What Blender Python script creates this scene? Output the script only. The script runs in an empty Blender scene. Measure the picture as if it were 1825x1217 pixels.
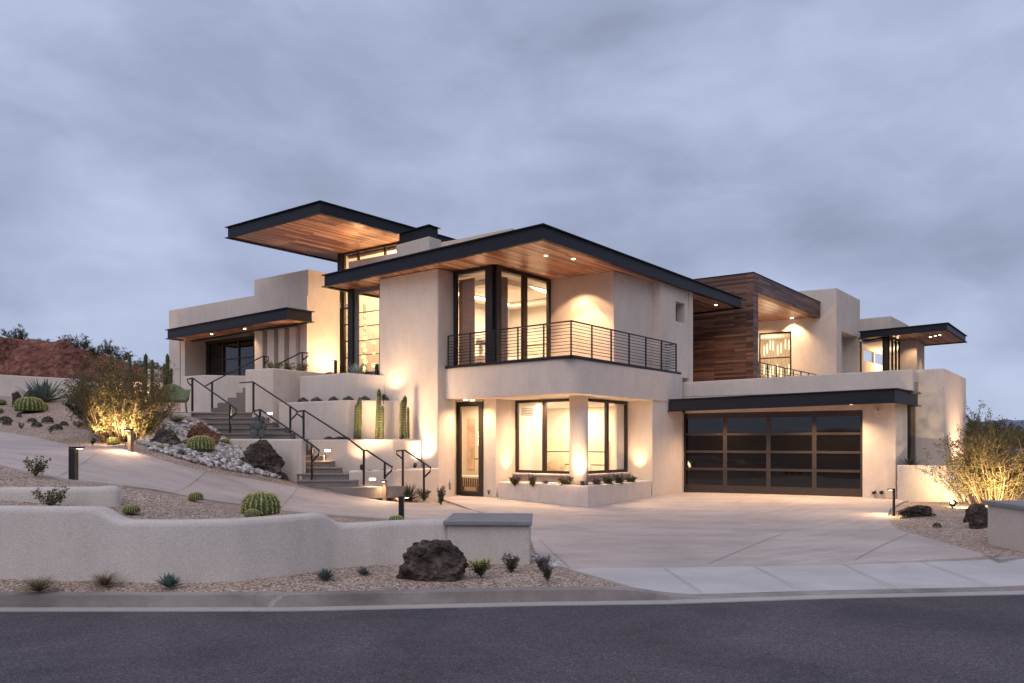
import bpy, bmesh, math, random
import numpy as np
from mathutils import Vector, Matrix, noise
from mathutils.geometry import delaunay_2d_cdt
R = math.radians
SC = bpy.context.scene
COL = SC.collection
# ------------------------------------------------------------------ camera
F, CX, HY, HC = 1268.0, 912.5, 790.0, 1.6      # focal length and horizon in photograph pixels, camera height in m
cam = bpy.data.cameras.new('camera'); camo = bpy.data.objects.new('camera', cam); COL.objects.link(camo)
camo.location = (0, 0, HC); camo.rotation_euler = (R(90), 0, 0)
cam.sensor_width = 36; cam.lens = F / 1825 * 36; cam.shift_y = (HY - 608.5) / 1825
cam.clip_end = 3000; cam.clip_start = 0.1
SC.camera = camo
# ------------------------------------------------------------------ sky, sun, exposure
SUN_EL, SUN_AZ = 50, 200       # soft glow of the overcast evening sky behind the camera
w = bpy.data.worlds.new('World'); SC.world = w; w.use_nodes = True
nt = w.node_tree; N = nt.nodes; L = nt.links; N.clear()
out = N.new('ShaderNodeOutputWorld'); bg = N.new('ShaderNodeBackground')
tc = N.new('ShaderNodeTexCoord')
sky = N.new('ShaderNodeTexSky'); sky.sky_type = 'NISHITA'; sky.sun_disc = False
sky.sun_elevation = R(SUN_EL); sky.sun_rotation = R(SUN_AZ)
sks = N.new('ShaderNodeMix'); sks.data_type = 'RGBA'; sks.blend_type = 'MULTIPLY'; sks.inputs[0].default_value = 1
sks.inputs[7].default_value = (.09, .09, .09, 1); L.new(sky.outputs[0], sks.inputs[6])
mp = N.new('ShaderNodeMapping'); mp.inputs['Scale'].default_value = (1, 1, 2.1); mp.inputs['Location'].default_value = (1.35, .6, 2.4)
mp.inputs['Rotation'].default_value = (0, R(14), R(8))
L.new(tc.outputs['Generated'], mp.inputs[0])
n1 = N.new('ShaderNodeTexNoise'); n1.inputs['Scale'].default_value = 2.7; n1.inputs['Detail'].default_value = 8; n1.inputs['Roughness'].default_value = .47; n1.inputs['Distortion'].default_value = .25
L.new(mp.outputs[0], n1.inputs['Vector'])
n2 = N.new('ShaderNodeTexNoise'); n2.inputs['Scale'].default_value = 6.5; n2.inputs['Detail'].default_value = 9; n2.inputs['Roughness'].default_value = .55; n2.inputs['Distortion'].default_value = .5
L.new(mp.outputs[0], n2.inputs['Vector'])
mm = N.new('ShaderNodeMath'); mm.operation = 'MULTIPLY'; mm.inputs[1].default_value = .34; L.new(n2.outputs[0], mm.inputs[0])
ma = N.new('ShaderNodeMath'); ma.operation = 'MULTIPLY_ADD'; ma.inputs[1].default_value = .72; L.new(n1.outputs[0], ma.inputs[0]); L.new(mm.outputs[0], ma.inputs[2])
rp = N.new('ShaderNodeValToRGB'); L.new(ma.outputs[0], rp.inputs[0])
e = rp.color_ramp.elements
e[0].position = .36; e[0].color = (.30, .345, .485, 1)
e[1].position = .69; e[1].color = (.525, .60, .81, 1)
m_ = e.new(.515); m_.color = (.40, .46, .645, 1)
mx = N.new('ShaderNodeMix'); mx.data_type = 'RGBA'; mx.inputs[0].default_value = .93
L.new(sks.outputs[2], mx.inputs[6]); L.new(rp.outputs[0], mx.inputs[7])
L.new(mx.outputs[2], bg.inputs[0]); bg.inputs[1].default_value = 1.0
L.new(bg.outputs[0], out.inputs[0])
sl = bpy.data.lights.new('sun', 'SUN'); sl.energy = 1.25; sl.angle = R(70); sl.color = (1, .90, .865)
so = bpy.data.objects.new('sun', sl); COL.objects.link(so)
so.rotation_euler = (R(90 - SUN_EL), 0, R(-22))
SC.view_settings.view_transform = 'Standard'; SC.view_settings.look = 'None'
SC.view_settings.exposure = 0.0; SC.view_settings.gamma = 1
SC.render.engine = 'CYCLES'
SC.cycles.use_denoising = True
SC.cycles.max_bounces = 8; SC.cycles.diffuse_bounces = 3; SC.cycles.glossy_bounces = 3; SC.cycles.transparent_max_bounces = 12; SC.cycles.transmission_bounces = 4
SC.cycles.sample_clamp_indirect = 6; SC.cycles.caustics_reflective = False; SC.cycles.caustics_refractive = False

# ------------------------------------------------------------------ where a picture position lies in the world
def ZP(py, d): return HC + (HY - py) / F * d
def XY(px, d): return Vector(((px - CX) / F * d, d))
def W3(px, py, d): return Vector(((px - CX) / F * d, d, ZP(py, d)))
def PZ(px, py, z):
    d = F * (HC - z) / (py - HY); return Vector(((px - CX) / F * d, d, z))
def on(px, A, B):
    A = Vector(A); B = Vector(B); k = (px - CX) / F; D = B - A
    t = (k * A.y - A.x) / (D.x - k * D.y); return A + D * t
wA = Vector((-.8389, .5443)); uB = Vector((.6791, .7340)); G1 = Vector((-.47, 18.5))
def Q(a, b): return G1 + wA * a + uB * b        # the house's own plan frame

# ------------------------------------------------------------------ materials
def mat(name):
    m = bpy.data.materials.new(name); m.use_nodes = True
    n = m.node_tree.nodes; b = n['Principled BSDF']; return m, n, m.node_tree.links, b
def ramp(n, stops):
    r = n.new('ShaderNodeValToRGB'); el = r.color_ramp.elements
    el[0].position, el[0].color = stops[0][0], (*stops[0][1], 1); el[1].position, el[1].color = stops[-1][0], (*stops[-1][1], 1)
    for p, c in stops[1:-1]:
        x = el.new(p); x.color = (*c, 1)
    return r
def tex(n, l, kind, scale, vec=None, **k):
    t = n.new(kind); t.inputs['Scale'].default_value = scale
    for a, v in k.items(): t.inputs[a].default_value = v
    if vec is not None: l.new(vec, t.inputs['Vector'])
    return t
def bump(n, l, b, h, s, d):
    bp = n.new('ShaderNodeBump'); bp.inputs['Strength'].default_value = s; bp.inputs['Distance'].default_value = d
    l.new(h, bp.inputs['Height']); l.new(bp.outputs[0], b.inputs['Normal']); return bp
def mixc(n, l, fac, a, b, mode='MIX'):
    x = n.new('ShaderNodeMix'); x.data_type = 'RGBA'; x.blend_type = mode
    if isinstance(fac, (int, float)): x.inputs[0].default_value = fac
    else: l.new(fac, x.inputs[0])
    for s, v in ((6, a), (7, b)):
        if isinstance(v, tuple): x.inputs[s].default_value = (*v, 1)
        else: l.new(v, x.inputs[s])
    return x.outputs[2]
def geo(n): return n.new('ShaderNodeNewGeometry').outputs['Position']
def plain(name, c, rough=.6, metal=0, spec=.4, var=.12, scale=8, bmp=0):
    m, n, l, b = mat(name); g = geo(n)
    t = tex(n, l, 'ShaderNodeTexNoise', scale, g, Detail=4)
    r = ramp(n, [(.3, tuple(x * (1 - var) for x in c)), (.7, tuple(min(1, x * (1 + var)) for x in c))]); l.new(t.outputs[0], r.inputs[0])
    l.new(r.outputs[0], b.inputs['Base Color']); b.inputs['Roughness'].default_value = rough; b.inputs['Metallic'].default_value = metal
    b.inputs['Specular IOR Level'].default_value = spec
    if bmp: bump(n, l, b, t.outputs[0], bmp, .02)
    return m
def stucco(name, c, var=.07):
    m, n, l, b = mat(name); g = geo(n)
    t = tex(n, l, 'ShaderNodeTexNoise', 1.1, g, Detail=6, Roughness=.62)
    r = ramp(n, [(.28, tuple(x * (1 - var) for x in c)), (.72, tuple(x * (1 + var * .7) for x in c))]); l.new(t.outputs[0], r.inputs[0])
    f = tex(n, l, 'ShaderNodeTexNoise', 55, g, Detail=3)
    r2 = ramp(n, [(.3, (.84, .84, .84)), (.7, (1.07, 1.07, 1.07))]); l.new(f.outputs[0], r2.inputs[0])
    mp1 = n.new('ShaderNodeMapping'); mp1.inputs['Scale'].default_value = (1.6, 1.6, .5); l.new(g, mp1.inputs[0])
    st = tex(n, l, 'ShaderNodeTexNoise', 2.6, mp1.outputs[0], Detail=9, Roughness=.7, Distortion=.5)
    r4 = ramp(n, [(.34, (.86, .855, .85)), (.56, (1.02, 1.02, 1.02))]); l.new(st.outputs[0], r4.inputs[0])
    x1 = mixc(n, l, 1., r.outputs[0], r2.outputs[0], 'MULTIPLY')
    l.new(mixc(n, l, .5, x1, mixc(n, l, 1., x1, r4.outputs[0], 'MULTIPLY')), b.inputs['Base Color'])
    b.inputs['Roughness'].default_value = .93; b.inputs['Specular IOR Level'].default_value = .15
    hm_ = n.new('ShaderNodeMath'); hm_.operation = 'MULTIPLY_ADD'; hm_.inputs[1].default_value = 2.2; l.new(st.outputs[0], hm_.inputs[0]); l.new(f.outputs[0], hm_.inputs[2])
    bump(n, l, b, hm_.outputs[0], .38, .012); return m
def planks(name, c1, c2, rough, length=1.9, width=.1):
    m, n, l, b = mat(name); uv = n.new('ShaderNodeUVMap').outputs[0]
    br = tex(n, l, 'ShaderNodeTexBrick', 1, uv); br.offset = .37; br.offset_frequency = 3
    br.inputs['Brick Width'].default_value = length; br.inputs['Row Height'].default_value = width
    br.inputs['Mortar Size'].default_value = .0035; br.inputs['Bias'].default_value = 0
    br.inputs['Color1'].default_value = (0, 0, 0, 1); br.inputs['Color2'].default_value = (1, 1, 1, 1); br.inputs['Mortar'].default_value = (.5, .5, .5, 1)
    mpn = n.new('ShaderNodeMapping'); mpn.inputs['Scale'].default_value = (1.2, 22, 1); l.new(uv, mpn.inputs[0])
    g = tex(n, l, 'ShaderNodeTexNoise', 2.2, mpn.outputs[0], Detail=6, Roughness=.6)
    ad = n.new('ShaderNodeMath'); ad.operation = 'MULTIPLY_ADD'; ad.inputs[1].default_value = .55
    sp = n.new('ShaderNodeMath'); sp.operation = 'MULTIPLY'; sp.inputs[1].default_value = .62; l.new(g.outputs[0], sp.inputs[0])
    l.new(br.outputs[0], ad.inputs[0]); l.new(sp.outputs[0], ad.inputs[2])
    r = ramp(n, [(.12, tuple(x * .6 for x in c1)), (.42, c1), (.88, c2)]); l.new(ad.outputs[0], r.inputs[0])
    col = mixc(n, l, br.outputs['Fac'], r.outputs[0], tuple(x * .22 for x in c1))
    l.new(col, b.inputs['Base Color']); b.inputs['Roughness'].default_value = rough; b.inputs['Specular IOR Level'].default_value = .4
    return m
def glassm(name, tint=(1, 1, 1), ior=1.45):
    m, n, l, b = mat(name); n.remove(b); o = n['Material Output']
    tr = n.new('ShaderNodeBsdfTransparent'); tr.inputs[0].default_value = (*tint, 1)
    gl = n.new('ShaderNodeBsdfGlossy'); gl.inputs['Roughness'].default_value = .01
    lw = n.new('ShaderNodeLayerWeight'); lw.inputs[0].default_value = .5
    pw = n.new('ShaderNodeMath'); pw.operation = 'POWER'; pw.inputs[1].default_value = 4.5; l.new(lw.outputs['Facing'], pw.inputs[0])
    fr = n.new('ShaderNodeMath'); fr.operation = 'MULTIPLY_ADD'; fr.inputs[1].default_value = .9; fr.inputs[2].default_value = .025; l.new(pw.outputs[0], fr.inputs[0])
    mx = n.new('ShaderNodeMixShader'); l.new(fr.outputs[0], mx.inputs[0]); l.new(tr.outputs[0], mx.inputs[1]); l.new(gl.outputs[0], mx.inputs[2])
    l.new(mx.outputs[0], o.inputs[0]); return m
def emit(name, c, s):
    m, n, l, b = mat(name); b.inputs['Base Color'].default_value = (*c, 1)
    b.inputs['Emission Color'].default_value = (*c, 1); b.inputs['Emission Strength'].default_value = s; return m
def gravelm(name, cols, scale, bs=.8):
    m, n, l, b = mat(name); g = geo(n)
    v = tex(n, l, 'ShaderNodeTexVoronoi', scale, g, Randomness=1.)
    sep = n.new('ShaderNodeSeparateColor'); l.new(v.outputs['Color'], sep.inputs[0])
    r = ramp(n, cols); l.new(sep.outputs[0], r.inputs[0])
    big = tex(n, l, 'ShaderNodeTexNoise', .8, g, Detail=5)
    rb = ramp(n, [(.3, (.82, .82, .82)), (.7, (1.1, 1.1, 1.1))]); l.new(big.outputs[0], rb.inputs[0])
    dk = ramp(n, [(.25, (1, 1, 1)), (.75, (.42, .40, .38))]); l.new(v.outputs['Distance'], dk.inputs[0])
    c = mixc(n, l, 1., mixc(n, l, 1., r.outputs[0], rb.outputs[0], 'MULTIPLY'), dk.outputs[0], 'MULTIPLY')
    l.new(c, b.inputs['Base Color']); b.inputs['Roughness'].default_value = .95; b.inputs['Specular IOR Level'].default_value = .15
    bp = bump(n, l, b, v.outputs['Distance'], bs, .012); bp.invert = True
    return m
def concretem(name, c, var=.1, sc=.9, stain=.12, scuff=0, blot=0):
    m, n, l, b = mat(name); g = geo(n)
    t = tex(n, l, 'ShaderNodeTexNoise', sc, g, Detail=8, Roughness=.6, Distortion=.4)
    r = ramp(n, [(.28, tuple(x * (1 - var) for x in c)), (.72, tuple(x * (1 + var) for x in c))]); l.new(t.outputs[0], r.inputs[0])
    f = tex(n, l, 'ShaderNodeTexNoise', 130, g, Detail=2)
    r2 = ramp(n, [(.3, (.85, .85, .85)), (.7, (1.1, 1.1, 1.1))]); l.new(f.outputs[0], r2.inputs[0])
    mpn = n.new('ShaderNodeMapping'); mpn.inputs['Scale'].default_value = (.6, 1.15, 1); mpn.inputs['Rotation'].default_value = (0, 0, R(40)); l.new(g, mpn.inputs[0])
    s = tex(n, l, 'ShaderNodeTexNoise', 1.3, mpn.outputs[0], Detail=6, Roughness=.65)
    r3 = ramp(n, [(.35, (1 - stain,) * 3), (.6, (1, 1, 1))]); l.new(s.outputs[0], r3.inputs[0])
    x = mixc(n, l, 1., mixc(n, l, 1., r.outputs[0], r2.outputs[0], 'MULTIPLY'), r3.outputs[0], 'MULTIPLY')
    if scuff:
        k = tex(n, l, 'ShaderNodeTexNoise', 2.2, g, Detail=10, Roughness=.78, Distortion=1.2); r5 = ramp(n, [(.6, (0, 0, 0)), (.7, (scuff,) * 3)]); l.new(k.outputs[0], r5.inputs[0]); x = mixc(n, l, r5.outputs[0], x, (.62, .6, .58))
    if blot:
        k = tex(n, l, 'ShaderNodeTexNoise', .9, g, Detail=5, Roughness=.55, Distortion=2.); r5 = ramp(n, [(.60, (0, 0, 0)), (.68, (blot,) * 3)]); l.new(k.outputs[0], r5.inputs[0]); x = mixc(n, l, r5.outputs[0], x, tuple(q * .62 for q in c))
        wv = n.new('ShaderNodeTexWave'); wv.wave_type = 'RINGS'; wv.rings_direction = 'Z'; wv.inputs['Scale'].default_value = .9; wv.inputs['Distortion'].default_value = 1.6; wv.inputs['Detail'].default_value = 2
        mq = n.new('ShaderNodeMapping'); mq.inputs['Location'].default_value = (6.5, -27, 0); l.new(g, mq.inputs[0]); l.new(mq.outputs[0], wv.inputs['Vector']); r6 = ramp(n, [(.75, (0, 0, 0)), (1., (.3, .3, .3))]); l.new(wv.outputs[0], r6.inputs[0])
        k2 = tex(n, l, 'ShaderNodeTexNoise', .35, g, Detail=2); r7 = ramp(n, [(.48, (0, 0, 0)), (.62, (1, 1, 1))]); l.new(k2.outputs[0], r7.inputs[0])
        x = mixc(n, l, mixc(n, l, 1., r6.outputs[0], r7.outputs[0], 'MULTIPLY'), x, tuple(min(1, q * 1.3) for q in c))
    l.new(x, b.inputs['Base Color']); b.inputs['Roughness'].default_value = .82; b.inputs['Specular IOR Level'].default_value = .3
    bump(n, l, b, f.outputs[0], .2, .004); return m
def asphaltm():
    m, n, l, b = mat('asphalt'); g = geo(n)
    v = tex(n, l, 'ShaderNodeTexVoronoi', 95, g)
    sep = n.new('ShaderNodeSeparateColor'); l.new(v.outputs['Color'], sep.inputs[0])
    r = ramp(n, [(0., (.056, .048, .056)), (.6, (.082, .071, .081)), (1., (.145, .13, .14))]); l.new(sep.outputs[0], r.inputs[0])
    t = tex(n, l, 'ShaderNodeTexNoise', .55, g, Detail=8, Roughness=.65, Distortion=.8)
    r2 = ramp(n, [(.3, (.66, .66, .68)), (.7, (1.26, 1.24, 1.24))]); l.new(t.outputs[0], r2.inputs[0])
    mpn = n.new('ShaderNodeMapping'); mpn.inputs['Scale'].default_value = (.7, 4.5, 1); mpn.inputs['Rotation'].default_value = (0, 0, R(4)); l.new(g, mpn.inputs[0])
    s = tex(n, l, 'ShaderNodeTexNoise', 1.2, mpn.outputs[0], Detail=7, Roughness=.7)
    r3 = ramp(n, [(.56, (0, 0, 0)), (.74, (.35, .35, .35))]); l.new(s.outputs[0], r3.inputs[0])
    x = mixc(n, l, 1., r.outputs[0], r2.outputs[0], 'MULTIPLY'); x = mixc(n, l, r3.outputs[0], x, (.15, .14, .14))
    l.new(x, b.inputs['Base Color']); b.inputs['Roughness'].default_value = .85; b.inputs['Specular IOR Level'].default_value = .25
    bump(n, l, b, v.outputs['Distance'], .5, .006); return m
def rockm(name, c1, c2, c3, sc=5, dist=.05):
    m, n, l, b = mat(name); tcx = n.new('ShaderNodeTexCoord').outputs['Object']
    t = tex(n, l, 'ShaderNodeTexNoise', sc, tcx, Detail=9, Roughness=.68, Distortion=.6)
    r = ramp(n, [(.3, c1), (.52, c2), (.72, c3)]); l.new(t.outputs[0], r.inputs[0])
    l.new(r.outputs[0], b.inputs['Base Color']); b.inputs['Roughness'].default_value = .8; b.inputs['Specular IOR Level'].default_value = .35
    v = tex(n, l, 'ShaderNodeTexVoronoi', sc * 2.8, tcx); s = n.new('ShaderNodeMath'); s.operation = 'ADD'; l.new(v.outputs[0], s.inputs[0]); l.new(t.outputs[0], s.inputs[1])
    bump(n, l, b, s.outputs[0], .9, dist); return m
def leafm(name, c, var=.35, rough=.6):
    m, n, l, b = mat(name); g = geo(n)
    t = tex(n, l, 'ShaderNodeTexNoise', 9, g, Detail=3)
    r = ramp(n, [(.3, tuple(x * (1 - var) for x in c)), (.7, tuple(x * (1 + var) for x in c))]); l.new(t.outputs[0], r.inputs[0])
    l.new(r.outputs[0], b.inputs['Base Color']); b.inputs['Roughness'].default_value = rough; b.inputs['Specular IOR Level'].default_value = .25
    o = n['Material Output']; tl = n.new('ShaderNodeBsdfTranslucent'); l.new(r.outputs[0], tl.inputs[0])
    mx = n.new('ShaderNodeMixShader'); mx.inputs[0].default_value = .3; l.new(b.outputs[0], mx.inputs[1]); l.new(tl.outputs[0], mx.inputs[2]); l.new(mx.outputs[0], o.inputs[0])
    return m
def islandm():
    m, n, l, b = mat('river_cobble'); g = n.new('ShaderNodeNewGeometry')
    r = ramp(n, [(0., (.15, .135, .125)), (.3, (.34, .29, .255)), (.65, (.50, .46, .43)), (1., (.70, .68, .66))]); l.new(g.outputs['Random Per Island'], r.inputs[0])
    t = tex(n, l, 'ShaderNodeTexNoise', 30, g.outputs['Position'], Detail=3); r2 = ramp(n, [(.3, (.8, .8, .8)), (.7, (1.1, 1.1, 1.1))]); l.new(t.outputs[0], r2.inputs[0])
    l.new(mixc(n, l, 1., r.outputs[0], r2.outputs[0], 'MULTIPLY'), b.inputs['Base Color']); b.inputs['Roughness'].default_value = .85; return m
M = dict(
    stucco=stucco('stucco', (.675, .582, .508)), stucco_wall=stucco('garden_stucco', (.59, .525, .475)),
    steel=plain('dark_steel', (.0105, .0115, .018), .5, 0, .32, .15), rail=plain('black_rail', (.016, .016, .018), .4, .3, .5, .1),
    bronze=plain('bronze_frame', (.030, .022, .018), .45, .3, .5, .1), door_frame=plain('garage_frame', (.055, .042, .037), .45, .4, .5, .1),
    grey_frame=plain('grey_frame', (.16, .165, .18), .5), glass=glassm('window_glass'), smoke=plain('smoked_glass', (.006, .0045, .004), .03, 0, .75, .1),
    garage_glass=glassm('tinted_glass', (.10, .09, .08), 1.6),
    soffit=planks('soffit_planks', (.225, .095, .060), (.64, .37, .255), .36, 1.5), woodwall=planks('wall_planks', (.075, .029, .019), (.25, .115, .072), .5, 1.1, .075),
    cream=plain('cream_paint', (.74, .675, .585), .9, 0, .2, .04, 2), ceil=plain('ceiling_paint', (.80, .76, .68), .9, 0, .2, .03, 2),
    floorwood=planks('floor_boards', (.30, .20, .12), (.42, .30, .2), .4, 1.6, .14), curtain=leafm('curtain_cloth', (.62, .43, .28), .12, .95),
    linen=plain('linen', (.72, .68, .62), .95, 0, .1, .06, 6), brownwood=plain('walnut', (.12, .06, .035), .5, 0, .4, .25, 6),
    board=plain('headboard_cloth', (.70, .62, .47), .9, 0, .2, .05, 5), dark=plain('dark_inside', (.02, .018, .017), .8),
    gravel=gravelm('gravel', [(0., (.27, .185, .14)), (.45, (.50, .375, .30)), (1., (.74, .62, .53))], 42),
    drive=concretem('driveway_concrete', (.465, .395, .366), .13, .7, .2, 0, .35), apron=concretem('apron_concrete', (.50, .47, .455), .09, 1.2, .14),
    curb=concretem('curb_concrete', (.30, .262, .245), .2, 1.8, .42, .7), cap=concretem('cap_stone', (.23, .225, .235), .12, 4, .1),
    step=concretem('step_concrete', (.235, .20, .178), .1, 2, .1), asphalt=asphaltm(),
    rock=rockm('lava_rock', (.018, .012, .010), (.066, .045, .037), (.20, .155, .13)), redrock=rockm('rust_rock', (.05, .022, .015), (.17, .07, .04), (.3, .17, .11)),
    cobble=islandm(), earth=rockm('red_earth', (.085, .035, .026), (.25, .09, .06), (.42, .22, .155), .9, .6),
    soil=plain('soil', (.16, .115, .085), .95, 0, .1, .3, 20, .5), scrub_ground=plain('scrub_ground', (.22, .145, .105), .95, 0, .1, .35, .6),
    barrel=plain('barrel_green', (.058, .078, .020), .6, 0, .3, .3, 12), spine=plain('spine_yellow', (.60, .55, .22), .7, 0, .3, .2, 20),
    cactus=plain('cactus_green', (.045, .058, .022), .6, 0, .3, .3, 9), cspine=plain('cactus_spine', (.38, .34, .22), .8, 0, .2, .2, 20),
    agave=plain('agave_blue', (.10, .155, .14), .55, 0, .35, .2, 8), agave_pale=plain('agave_pale', (.42, .47, .42), .55, 0, .35, .2, 8), yucca=plain('yucca_green', (.07, .085, .045), .6, 0, .3, .3, 8),
    olive=leafm('olive_leaf', (.125, .13, .052)), creosote=leafm('creosote_leaf', (.125, .108, .045)), bollard_metal_lit=plain('bollard_metal_lit', (.20, .15, .115), .5), gutter=concretem('gutter_concrete', (.41, .375, .355), .08, 2, .12), green=leafm('green_leaf', (.06, .085, .035)),
    grey=leafm('grey_leaf', (.065, .075, .052)), dry=leafm('dry_leaf', (.21, .17, .10)), lime=leafm('lime_flower', (.55, .52, .06)), purple=leafm('purple_flower', (.16, .09, .17)),
    twig=plain('twig', (.20, .135, .085), .9, 0, .2, .3, 15), scrub=leafm('scrub_leaf', (.085, .075, .048)),
    chairgreen=plain('green_wicker', (.17, .19, .10), .65, 0, .3, .2, 40), lens=emit('warm_lens', (1, .78, .48), 14), bulb=emit('bulb', (1, .66, .22), 2.6), crystal=emit('crystal', (1, .84, .55), 2.2),
    bollardlit=emit('frosted_lens', (1, .72, .38), .9), white=plain('white_paint', (.75, .74, .72), .6), screen=plain('art_panel', (.58, .42, .33), .7, 0, .2, .3, 3),
    mountain=plain('far_mountain', (.16, .20, .30), 1, 0, 0, .1, .05), joint=plain('joint_dark', (.27, .235, .215), .95), pipe=plain('pipe_metal', (.32, .31, .30), .4, .7), lampshade=plain('shade_cloth', (.4, .36, .33), .9))

# ------------------------------------------------------------------ mesh builder
def ccw(P):
    P = [Vector(p[:2]) for p in P]
    s = sum(P[i].x * P[(i + 1) % len(P)].y - P[(i + 1) % len(P)].x * P[i].y for i in range(len(P)))
    return P if s > 0 else P[::-1]
def offset(P, d):
    P = ccw(P); n = len(P); o = []
    for i in range(n):
        a, b, c = P[i - 1], P[i], P[(i + 1) % n]
        e1 = (b - a).normalized(); e2 = (c - b).normalized(); n1 = Vector((e1.y, -e1.x)); n2 = Vector((e2.y, -e2.x))
        k = (n1 + n2); k = k / max(.2, 1 + n1.dot(n2)); o.append(b + k * d)
    return o
class MB:
    def __init__(s): s.v = []; s.f = []; s.sm = []
    def add(s, v, f, smooth=False):
        k = len(s.v); s.v += [tuple(p) for p in v]; s.f += [tuple(i + k for i in q) for q in f]; s.sm += [smooth] * len(f); return s
    def prism(s, P, z0, z1, smooth=False):
        P0 = [Vector(p[:2]) for p in P]; n = len(P0)
        a = z0 if isinstance(z0, (list, tuple)) else [z0] * n; b = z1 if isinstance(z1, (list, tuple)) else [z1] * n
        return s.add([(p.x, p.y, a[i]) for i, p in enumerate(P0)] + [(p.x, p.y, b[i]) for i, p in enumerate(P0)],
                     [tuple(range(n))[::-1], tuple(range(n, 2 * n))] + [(i, (i + 1) % n, n + (i + 1) % n, n + i) for i in range(n)])
    def ring(s, P, do, di, z0, z1):
        o = offset(P, do); i_ = offset(P, di); n = len(o)
        v = [(p.x, p.y, z) for z in (z0, z1) for p in o] + [(p.x, p.y, z) for z in (z0, z1) for p in i_]
        f = []
        for k in range(n):
            j = (k + 1) % n
            f += [(k, j, n + j, n + k), (2 * n + k, 3 * n + k, 3 * n + j, 2 * n + j), (n + k, n + j, 3 * n + j, 3 * n + k), (k, 2 * n + k, 2 * n + j, j)]
        return s.add(v, f)
    def obox(s, A, B, t0, t1, z0, z1):
        A = Vector(A[:2]); B = Vector(B[:2]); d = (B - A).normalized(); n = Vector((-d.y, d.x))
        return s.prism([A + n * t0, B + n * t0, B + n * t1, A + n * t1], z0, z1)
    def box(s, x0, x1, y0, y1, z0, z1): return s.prism([(x0, y0), (x1, y0), (x1, y1), (x0, y1)], z0, z1)
    def panel(s, A, B, t, z0, z1, holes=()):
        A = Vector(A[:2]); B = Vector(B[:2]); Ln = (B - A).length; d = (B - A) / Ln; n = Vector((-d.y, d.x)) * t
        xs = sorted({0, Ln} | {min(Ln, max(0, h[i])) for h in holes for i in (0, 1)}); zs = sorted({z0, z1} | {min(z1, max(z0, h[i])) for h in holes for i in (2, 3)})
        idx = {}; V = []; Fc = []
        def vt(i, j, k):
            if (i, j, k) not in idx:
                p = A + d * xs[i] + n * k; idx[(i, j, k)] = len(V); V.append((p.x, p.y, zs[j]))
            return idx[(i, j, k)]
        def solid(i, j):
            if i < 0 or j < 0 or i >= len(xs) - 1 or j >= len(zs) - 1: return False
            x = (xs[i] + xs[i + 1]) / 2; z = (zs[j] + zs[j + 1]) / 2
            return not any(h[0] < x < h[1] and h[2] < z < h[3] for h in holes)
        for i in range(len(xs) - 1):
            for j in range(len(zs) - 1):
                if not solid(i, j): continue
                Fc.append((vt(i, j, 0), vt(i + 1, j, 0), vt(i + 1, j + 1, 0), vt(i, j + 1, 0)))
                Fc.append((vt(i, j, 1), vt(i, j + 1, 1), vt(i + 1, j + 1, 1), vt(i + 1, j, 1)))
                if not solid(i - 1, j): Fc.append((vt(i, j, 0), vt(i, j + 1, 0), vt(i, j + 1, 1), vt(i, j, 1)))
                if not solid(i + 1, j): Fc.append((vt(i + 1, j, 0), vt(i + 1, j, 1), vt(i + 1, j + 1, 1), vt(i + 1, j + 1, 0)))
                if not solid(i, j - 1): Fc.append((vt(i, j, 0), vt(i, j, 1), vt(i + 1, j, 1), vt(i + 1, j, 0)))
                if not solid(i, j + 1): Fc.append((vt(i, j + 1, 0), vt(i + 1, j + 1, 0), vt(i + 1, j + 1, 1), vt(i, j + 1, 1)))
        return s.add(V, Fc)
    def tube(s, pts, r, n=8, taper=None, smooth=True):
        pts = [Vector(p) for p in pts]; V = []; m = len(pts)
        for i, p in enumerate(pts):
            t = (pts[min(i + 1, m - 1)] - pts[max(i - 1, 0)]); t = t.normalized() if t.length > 1e-9 else Vector((0, 0, 1))
            a = t.cross(Vector((0, 0, 1))); a = a.normalized() if a.length > .05 else Vector((1, 0, 0)); b = t.cross(a).normalized()
            rr = r if taper is None else r * (1 + (taper - 1) * i / (m - 1))
            V += [p + (a * math.cos(q) + b * math.sin(q)) * rr for q in (2 * math.pi * k / n + math.pi / n for k in range(n))]
        Fc = [(i * n + k, i * n + (k + 1) % n, (i + 1) * n + (k + 1) % n, (i + 1) * n + k) for i in range(m - 1) for k in range(n)]
        Fc += [tuple(range(n))[::-1], tuple((m - 1) * n + k for k in range(n))]
        return s.add(V, Fc, smooth)
    def lathe(s, prof, n=20, c=(0, 0, 0), smooth=True):
        V = [(c[0] + r * math.cos(2 * math.pi * k / n), c[1] + r * math.sin(2 * math.pi * k / n), c[2] + z) for r, z in prof for k in range(n)]
        m = len(prof); Fc = [(i * n + k, i * n + (k + 1) % n, (i + 1) * n + (k + 1) % n, (i + 1) * n + k) for i in range(m - 1) for k in range(n)]
        Fc += [tuple(range(n))[::-1], tuple((m - 1) * n + k for k in range(n))]
        return s.add(V, Fc, smooth)
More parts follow.
